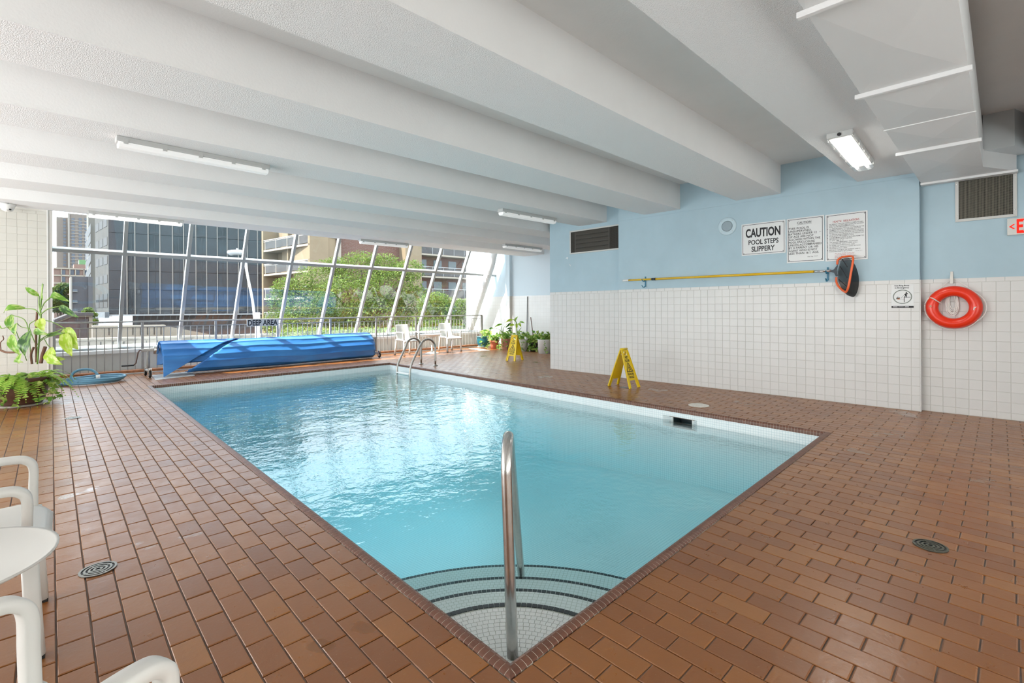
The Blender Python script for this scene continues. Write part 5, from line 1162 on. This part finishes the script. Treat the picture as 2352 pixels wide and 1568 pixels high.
# --- dark clad office block
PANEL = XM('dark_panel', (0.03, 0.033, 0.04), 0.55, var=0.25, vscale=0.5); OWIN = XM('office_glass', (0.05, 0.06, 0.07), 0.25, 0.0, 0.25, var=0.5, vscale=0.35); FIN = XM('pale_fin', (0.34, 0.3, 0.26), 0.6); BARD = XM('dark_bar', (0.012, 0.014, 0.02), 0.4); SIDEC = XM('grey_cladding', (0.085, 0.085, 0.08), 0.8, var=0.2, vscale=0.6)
O = at(250, 707, 70); O.z = 0; ud = Vector((math.cos(math.radians(-14)), math.sin(math.radians(-14)), 0)); nd = Vector((ud.y, -ud.x, 0))
if nd.dot(FW) > 0: nd = -nd
cols = [250, 292, 310.6, 341, 368, 397, 422.5, 450.5, 475, 499.7, 522.6, 548, 569, 592, 606]
us = [plane_hit(p, O, ud) for p in cols]; zb = up_at(722, 250, O); FH = 2.78; zt0 = up_at(621, 255, O)
ob = empty('office_building', O, label='dark clad office block with narrow windows and pale fins', cat='building'); MO = frame_matrix(Vector((0, 0, 0)), ud, Vector((0, 0, 1)), nd)
rows = [zt0 + FH * k for k in range(-4, 7)]; rows = [zb] + [r for r in rows if r > zb + 0.4]
MB().box(us[0] - 0.1, us[-1] + 6, zb - 0.05, rows[-1], -14, -0.35).build('core', XM('office_core', (0.03, 0.032, 0.038), 0.6), ob, M=MO)
for i in range(len(us) - 1):
    for j in range(len(rows) - 1):
        if i % 2 == 0: MB().box(us[i] + 0.02, us[i + 1] - 0.02, rows[j] + 0.025, rows[j + 1] - 0.025, -0.36, 0.0).build('panel', PANEL, ob, M=MO)
        else:
            MB().box(us[i], us[i + 1], rows[j] + 0.45, rows[j + 1], -0.36, -0.28).build('window', OWIN, ob, M=MO)
            um = us[i] + (us[i + 1] - us[i]) * 0.55; mb = MB(); mb.box(um - 0.06, um + 0.06, rows[j] + 0.45, rows[j + 1], -0.3, -0.2); mb.box(us[i], us[i + 1], rows[j] + 0.05, rows[j] + 0.45, -0.36, -0.18); mb.box(us[i] + 0.4, us[i + 1], rows[j] + 0.22, rows[j] + 0.32, -0.2, -0.1); mb.build('window_bar', BARD, ob, M=MO)
    MB().box(us[i + 1] - 0.065, us[i + 1] + 0.065, zb, rows[-1], -0.3, 0.10).build('fin', FIN, ob, M=MO)
MB().box(us[0], us[-1], zb - 0.22, zb - 0.02, -0.3, 0.12).build('base_trim', XM('base_trim', (0.55, 0.55, 0.55), 0.5), ob, M=MO)
MB().box(us[0] + 2.5, us[-1] + 6, -5, zb - 0.2, -13, -1.6).build('ground_storey', XM('office_base', (0.07, 0.07, 0.075), 0.7), ob, M=MO)
# left flank
sdv = Vector((-0.08, 1, 0)).normalized(); tl_ = plane_hit(219, O, sdv); MS = frame_matrix(Vector((0, 0, 0)), sdv, Vector((0, 0, 1)), Vector((-sdv.y, sdv.x, 0)))
MB().box(0, tl_, zb - 0.3, rows[-1], -0.4, 0.0).build('side_wall', SIDEC, ob, M=MS)
for j in range(len(rows) - 1):
    for k in range(3): MB().box(tl_ * (0.08 + 0.3 * k), tl_ * (0.08 + 0.3 * k + 0.25), rows[j] + 1.0, rows[j] + 2.2, -0.1, 0.04).build('side_window', XM('side_glass', (0.05, 0.05, 0.05), 0.6), ob, M=MS)
MB().box(-0.3, tl_, zb - 0.5, zb + 0.35, 0.0, 0.5).build('ledge', XM('ledge_metal', (0.16, 0.18, 0.20), 0.5), ob, M=MS)
# --- beige apartment block
BEIGE = XM('beige_stucco', (0.37, 0.275, 0.17), 0.85, var=0.08, vscale=0.5); SLAB = XM('pale_slab', (0.5, 0.43, 0.34), 0.8); BRICKM = XG('red_brick', (0.19, 0.078, 0.052), (0.30, 0.235, 0.20), 0.44, 0.15, 0.03, 0.85, 0.5, (0, 2)); BALD = XM('balcony_panel', (0.065, 0.058, 0.055), 0.5, var=0.3, vscale=1.0); RAILW = XM('balcony_rail', (0.52, 0.51, 0.5), 0.5)
N0 = at(712, 707, 50); N0.z = 0; ab = empty('apartment_building', N0, label='beige and red brick apartment block with balconies behind the tree', cat='building')
bu_ = Vector((1, 0, 0)); bv = (at(606, 707, 56) - at(712, 707, 50)); bv.z = 0; LB = bv.length; bv.normalize()
MF = frame_matrix(Vector((0, 0, 0)), bu_, Vector((0, 0, 1)), Vector((0, -1, 0))); ML = frame_matrix(Vector((0, 0, 0)), -bv, Vector((0, 0, 1)), Vector((-bv.y, bv.x, 0)) if Vector((-bv.y, bv.x, 0)).x < 0 else Vector((bv.y, -bv.x, 0)))
zs = [up_at(py, 606, N0 + bv * LB) for py in (684.5, 629.7, 574.8)]; fh = (zs[2] - zs[0]) / 2; z0 = zs[0] - 3 * fh; NF = 6
tf = lambda px: plane_hit(px, N0, bu_)
f1, f2, f3, f4, f5, f6 = [tf(p) for p in (755, 785, 930, 967, 1082, 1140)]
top = z0 + NF * fh
def fbox(name, mat, a, b_, c_, d, e_, f_, M=MF): return MB().box(a, b_, c_, d, e_, f_).build(name, mat, ab, M=M)
fbox('corner_wall', BEIGE, 0, f1, -5, top, -8, 0); fbox('brick_wall', BRICKM, f2, f3, -5, top, -8, -1.2); fbox('brick_pier', BRICKM, f1, f2, -5, top, -8, -0.5); fbox('beige_pier', BEIGE, f3, f4, -5, top, -8, 0.2); fbox('rear_wall', BRICKM, f4, f6, -5, top, -8, -1.6); fbox('downpipe', SLAB, f2 - 0.35, f2 + 0.05, -5, top, -0.5, -0.2)
for k in range(NF):
    z = z0 + k * fh
    fbox('window', XM('flat_window', (0.24, 0.28, 0.29), 0.15), f1 + 0.25, f1 + 1.05, z + 0.9, z + 2.3, -0.5, -0.44); fbox('window_sill', SLAB, f1 + 0.1, f1 + 1.15, z + 0.8, z + 0.9, -0.5, -0.3)
    # dark balconies on the right
    fbox('balcony_slab', SLAB, f4, f6, z - 0.2, z, -1.6, 0.1); fbox('balcony_panel', BALD, f4, f6, z + 0.05, z + 1.0, -0.02, 0.04)
    fbox('balcony_rail', RAILW, f4, f6, z + 1.12, z + 1.2, -0.03, 0.05)
    for q in range(5): fbox('rail_post', RAILW, f4 + q * 1.7, f4 + q * 1.7 + 0.05, z, z + 1.15, 0.04, 0.07)
    for q in range(4): fbox('balcony_window', XM('flat_window_dark', (0.14, 0.18, 0.19), 0.12), f4 + 0.6 + q * 2.4, f4 + 1.9 + q * 2.4, z + 0.2, z + 2.2, -1.62, -1.55)
    # balconies on the left flank (run away from the corner)
    fbox('flank_slab', SLAB, -LB, 0, z - 0.22, z, -1.7, 0.0, ML); fbox('flank_panel', BALD, -LB + 0.2, -0.1, z + 0.08, z + 0.95, -0.06, -0.02, ML); fbox('flank_rail', RAILW, -LB, 0, z + 1.05, z + 1.15, -0.08, 0.0, ML); fbox('flank_rail', RAILW, -LB, 0, z + 0.93, z + 0.98, -0.08, 0.0, ML)
    for q in range(4): fbox('flank_post', SLAB, -LB + 0.3 + q * LB / 4, -LB + 0.4 + q * LB / 4, z, z + 1.05, -0.07, -0.01, ML)
    fbox('flank_door', XM('flat_window', (0.24, 0.28, 0.29), 0.15), -LB * 0.45, -LB * 0.22, z, z + 2.1, -1.72, -1.66, ML)
fbox('flank_wall', BEIGE, -LB, 0, -5, top, -3.0, -1.7, ML); fbox('flank_end_pier', BEIGE, -LB - 0.35, -LB, -5, top, -3, 0.05, ML); fbox('flank_corner_pier', BEIGE, -0.35, 0.0, -5, top, -1.7, 0.0, ML); fbox('flank_partition', BEIGE, -LB * 0.52, -LB * 0.50, -5, top, -1.7, -0.3, ML)
# --- blocks on the left, all set square to the street
X1 = Vector((1, 0, 0)); MT = frame_matrix(Vector((0, 0, 0)), X1, Vector((0, 0, 1)), Vector((0, -1, 0)))
class Facade:
    """front wall along +X starting at column px0, distance D; U/Z turn columns and rows into metres on it"""
    def __init__(s, name, px0, D, label):
        s.P = at(px0, 707, D); s.P.z = 0; s.o = empty(name, s.P, label=label, cat='building')
    def U(s, px, back=0.0): return plane_hit(px, s.P + Vector((0, back, 0)), X1)
    def Z(s, py, px, back=0.0): return up_at(py, px, s.P + Vector((s.U(px, back), back, 0)))
    def box(s, name, mat, p0, p1, q0, q1, d0, d1):
        """columns p0..p1, rows q0 (low) .. q1 (high) at depth d1 (metres out of the wall), back to d0"""
        b_ = -d1; x0, x1 = s.U(p0, b_), s.U(p1, b_); pm_ = (p0 + p1) / 2
        z0_ = -5 if q0 is None else s.Z(q0, pm_, b_); return MB().box(x0, x1, z0_, s.Z(q1, pm_, b_), d0, d1).build(name, mat, s.o, M=MT)
TOWER = XM('tower_wall', (0.27, 0.225, 0.19), 0.85, var=0.06, vscale=0.1); TWIN = XM('tower_glass', (0.10, 0.125, 0.16), 0.2); TBAND = XM('tower_band', (0.42, 0.38, 0.33), 0.8)
f = Facade('residential_tower', 131, 165, 'tall pale brown tower block far beyond the pool room')
f.box('left_wing', TOWER, 131, 158, None, 499, -12, 0); f.box('right_wing', TOWER, 157, 206, None, 492, -12, 1.0); f.box('edge_band', TBAND, 157, 161, None, 492, -2, 1.4)
for k in range(15):
    y = 507 + 7.45 * k
    f.box('window', TWIN, 146, 152.5, y, y - 5, -0.2, 0.1)
    for a in (165, 181.5, 195): f.box('window', TWIN, a, a + 7.5, y - 1, y - 6.2, 0.8, 1.1)
    f.box('floor_band', TBAND, 161, 206, y + 0.9, y - 0.2, 0.9, 1.15)
f = Facade('balcony_tower', 197, 110, 'slim tower with stacked white balconies beside the dark office block')
f.box('tower_body', XM('tower_grey', (0.22, 0.21, 0.18), 0.8), 204, 226, None, 470, -6, 0)
for k in range(9):
    y = 520 + 24 * k * 0.93 + (k > 3) * 3; x0, x1 = f.U(197), f.U(208.5); za, zb_ = f.Z(y + 16, 197), f.Z(y - 6, 208); hh = 1.9
    MB().hexa([(x0, za - hh, 0.3), (x0, za, 0.3), (x1, zb_, 0.3), (x1, zb_ - hh, 0.3)], [(x0, za - hh, 0.6), (x0, za, 0.6), (x1, zb_, 0.6), (x1, zb_ - hh, 0.6)]).build('balcony', RAILW, f.o, M=MT)
PINK = XM('pink_brick', (0.33, 0.215, 0.175), 0.85)
f = Facade('midrise_building', 124, 120, 'low pink brick block with pale window frames below the far tower')
f.box('wall', PINK, 124, 215, None, 616, -8, 0)
for y in (617.5, 633.5, 651): f.box('band', SLAB, 124, 215, y + 1.2, y - 1.8, 0, 0.3)
for y in (631, 647):
    for a in (142.5, 162, 175, 194.5): f.box('window', TWIN, a, a + 8, y, y - 11.5, 0, 0.15); f.box('window_frame', SLAB, a - 2.2, a, y + 1, y - 13, 0, 0.3)
f.box('penthouse', PINK, 170, 206, 617, 607, -6, -1.5); f.box('green_roof', XM('green_metal', (0.17, 0.38, 0.15), 0.5), 182, 198, 607, 597, -6, -3)
f = Facade('brick_stair_tower', 163, 58, 'blank grey brick stair tower with slit windows left of the office block')
f.box('wall', XG('grey_brick', (0.095, 0.095, 0.108), (0.14, 0.14, 0.15), 0.5, 0.16, 0.02, 0.85, 0.5, (0, 2)), 163, 213, None, 635, -4, 0); f.box('corner_strip', TBAND, 162, 166, None, 636, -3, 0.15); f.box('pier_strip', XM('grey_brick_pale', (0.13, 0.13, 0.14), 0.85), 203, 213, None, 636, -1, 0.3)
for y in (669, 693.5, 715): f.box('slit_window', TWIN, 167, 178.5, y, y - 5, 0, 0.1); f.box('slit_sill', TBAND, 167, 178.5, y + 1.2, y, 0, 0.2)
f = Facade('brick_outbuilding', 126, 34, 'small brown brick outbuilding with a shallow gable and dark door')
BRB = XG('brown_brick', (0.12, 0.062, 0.055), (0.20, 0.15, 0.135), 0.22, 0.075, 0.012, 0.85, 0.5, (0, 2)); TAN = XM('tan_fascia', (0.30, 0.24, 0.17), 0.7)
pt = lambda px, py: (f.U(px), f.Z(py, px))
MB().prism([(f.U(126), -5), (f.U(212), -5), pt(212, 724), pt(165, 724), pt(126, 740)], -5, 0.0).build('wall', BRB, f.o, M=MT)
MB().prism([pt(124, 740), pt(165, 724.5), pt(214, 724.5), pt(214, 718), pt(165, 718), pt(124, 734)], -5, 0.35).build('roof', XM('dark_roof', (0.085, 0.07, 0.07), 0.85), f.o, M=MT)
MB().prism([pt(126, 743), pt(165, 727.5), pt(212, 727.5), pt(212, 724.5), pt(165, 724.5), pt(126, 740)], 0, 0.2).build('fascia', TAN, f.o, M=MT); f.box('corner_post', TAN, 204, 212.5, None, 727, 0, 0.12); f.box('door', XM('brown_door', (0.07, 0.045, 0.042), 0.6), 184, 200, None, 738, 0, 0.1); f.box('lintel', XM('dark_roof', (0.085, 0.07, 0.07), 0.85), 172, 203, 737, 733, 0, 0.12)
# concrete walls with slots
CW = XM('cream_concrete', (0.46, 0.39, 0.31), 0.9, var=0.08, vscale=1.0); SLOT = XM('slot_dark', (0.06, 0.055, 0.05), 0.9)
def slot_wall(D, pxs, top_l, top_r, slots, label, step=None, sl=(6, 21)):
    w0 = at(pxs[0], 707, D); w0.z = 0; w = empty('concrete_wall', w0, label=label, cat='wall')
    U = lambda px: plane_hit(px, w0, X1); Z = lambda py, px: up_at(py, px, w0 + X1 * U(px))
    a = (U(pxs[0]), Z(top_l, pxs[0])); e_ = (U(pxs[1]), Z(top_r, pxs[1])); c_ = (U(step[0]), Z(step[1], step[0])) if step else e_
    MB().prism([(a[0], -5), (e_[0], -5), e_, c_, a] if step else [(a[0], -5), (e_[0], -5), e_, a], -0.6, 0).build('wall_face', CW, w, M=MT)
    MB().prism([(a[0], a[1] - 0.05), (c_[0], c_[1] - 0.05), (c_[0], c_[1] + 0.05), (a[0], a[1] + 0.05)], -0.7, 0.08).build('coping', SLAB, w, M=MT)
    for px in slots:
        f = (px - pxs[0]) / ((step[0] if step else pxs[1]) - pxs[0]); py = top_l + ((step[1] if step else top_r) - top_l) * f
        MB().box(U(px - 1.1), U(px + 1.1), Z(py + sl[1], px), Z(py + sl[0], px), -0.1, 0.02).build('slot', SLOT, w, M=MT)
slot_wall(27, (212, 520), 750, 775, [250, 276, 305, 322.5, 338.5, 354, 369.5], 'upper pale concrete wall with a sloping end and slots', step=(380, 748), sl=(3, 20))
slot_wall(24, (100, 640), 782, 768, [146, 204, 231, 260, 284, 310, 336, 362, 388, 414, 440, 468], 'lower pale concrete wall with slots outside the window', sl=(6, 18))
# street lamp
D4 = 21; sl0 = at(591, 707, D4); sl0.z = -5; stl = empty('street_lamp', sl0, label='white street lamp on a leaning arm outside the glass', cat='street lamp')
def sp(px, py): return at(px, py, D4) - sl0
LAMPW = XM('lamp_white', (0.74, 0.74, 0.76), 0.4)
MB().tube([Vector((0, 0, 0)), sp(591.5, 717)], 0.11, 14).build('post', XM('lamp_post', (0.50, 0.45, 0.40), 0.7), stl, smooth=True)
MB().tube(smooth_path([sp(586, 745), sp(580, 690), sp(570, 640), sp(563, 600), sp(561, 583), sp(553, 580)], 4), 0.055, 10).build('arm', LAMPW, stl, smooth=True)
MB().tube(smooth_path([sp(555, 579.5), sp(550, 579), sp(538, 579), sp(529, 580.5), sp(524.5, 583)], 4), [0.05] + [0.13] * 11 + [0.14, 0.13, 0.11, 0.08, 0.03], 14, flat=(0.85, 1.4)).build('lamp_head', LAMPW, stl, smooth=True)
MB().tube([sp(545, 577), sp(545, 570)], 0.045, 10).build('photocell', XM('cell_grey', (0.5, 0.5, 0.55), 0.5), stl)
# trees
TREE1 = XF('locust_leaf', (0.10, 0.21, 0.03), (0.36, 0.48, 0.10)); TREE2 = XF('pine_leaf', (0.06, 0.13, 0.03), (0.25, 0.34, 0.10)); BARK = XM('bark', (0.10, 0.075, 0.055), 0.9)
def tree(px, D, blobs, n, size, mat, label, seed, trunk=True):
    rq = random.Random(seed); b0 = at(px, 707, D); b0.z = -5; t = empty('tree', b0, label=label, cat='tree', group='trees outside the window'); k = D / F_PX; mb = MB()
    tot = sum(r * r for _, _, r, _ in blobs)
    for bx, by, r, dz in blobs:
        c = at(bx, by, D + dz) - b0; R = r * k
        for _ in range(int(n * r * r / tot)):
            d = Vector((rq.gauss(0, 1), rq.gauss(0, 1), rq.gauss(0, 1))).normalized() * (R * rq.uniform(0.55, 1.05) * (1, 1, 1)[0]); d.z *= 0.72
            p = c + d; a = Vector((rq.uniform(-1, 1), rq.uniform(-1, 1), rq.uniform(-0.5, 0.5))).normalized(); s = a.cross(Vector((rq.uniform(-.5, .5), rq.uniform(-.5, .5), 1))).normalized(); L = size * rq.uniform(0.6, 1.4)
            mb.add([p - a * L * 0.5, p + s * L * 0.22, p + a * L * 0.5 + Vector((0, 0, -0.2 * L)), p - s * L * 0.22], [(0, 1, 2, 3)])
    mb.build('crown', mat, t)
    if trunk:
        mb = MB(); tc = at(px, 760, D) - b0; mb.tube([(0, 0, 0), tc * 0.6, tc], [0.28, 0.22, 0.17], 10)
        for bx, by, r, dz in blobs: mb.tube([tc, (at(bx, by, D + dz) - b0) * 0.5 + tc * 0.5, at(bx, by, D + dz) - b0], [0.12, 0.08, 0.04], 6)
        mb.build('trunk', BARK, t)
tree(840, 30, [(690, 690, 70, 0), (660, 660, 36, 0), (740, 640, 60, 1), (720, 740, 75, -1), (830, 620, 62, 1), (800, 690, 80, -1), (880, 612, 45, 1), (900, 660, 70, 0), (860, 740, 85, -1), (940, 620, 36, 0), (950, 690, 48, 0), (640, 740, 40, 0), (955, 745, 40, -1), (770, 610, 30, 1)], 52000, 0.145, TREE1, 'broad sunlit green tree in front of the apartment block', 1)
tree(1020, 27, [(1000, 700, 42, 0), (1040, 715, 45, 0), (985, 745, 40, 0), (1065, 745, 40, 0), (1020, 760, 48, -1), (1075, 700, 22, 0)], 15000, 0.135, TREE1, 'smaller green tree before the dark balconies', 2)
tree(142, 75, [(132, 668, 16, 0), (150, 662, 18, 0), (140, 690, 22, 0), (155, 705, 16, 0), (128, 705, 18, 0)], 9000, 0.3, TREE2, 'dense green tree between the pink block and the stair tower', 3)
tree(205, 46, [(203, 712, 9, 0), (212, 722, 9, 0), (216, 738, 8, 0), (195, 716, 6, 0)], 900, 0.3, TREE1, 'small pale green tree beside the brick outbuilding', 4)
def hedge(px0, px1, py, D, label, seed):
    rq = random.Random(seed); b0 = at(px0, 707, D); b0.z = -5; h = empty('hedge', b0, label=label, cat='hedge'); mb = MB(); a, c = at(px0, py, D) - b0, at(px1, py, D) - b0
    for _ in range(9000):
        p = a.lerp(c, rq.random()) + Vector((rq.gauss(0, .5), rq.gauss(0, .5), -abs(rq.gauss(0, 1.2)))); d = Vector((rq.uniform(-1, 1), rq.uniform(-1, 1), rq.uniform(-1, 1))).normalized() * 0.06; s = d.orthogonal() * 0.6
        mb.add([p - d, p + s, p + d, p - s], [(0, 1, 2, 3)])
    mb.build('foliage', TREE1, h, kind='stuff')
hedge(655, 1000, 752, 23, 'long clipped hedge just outside the slanted glass', 9)
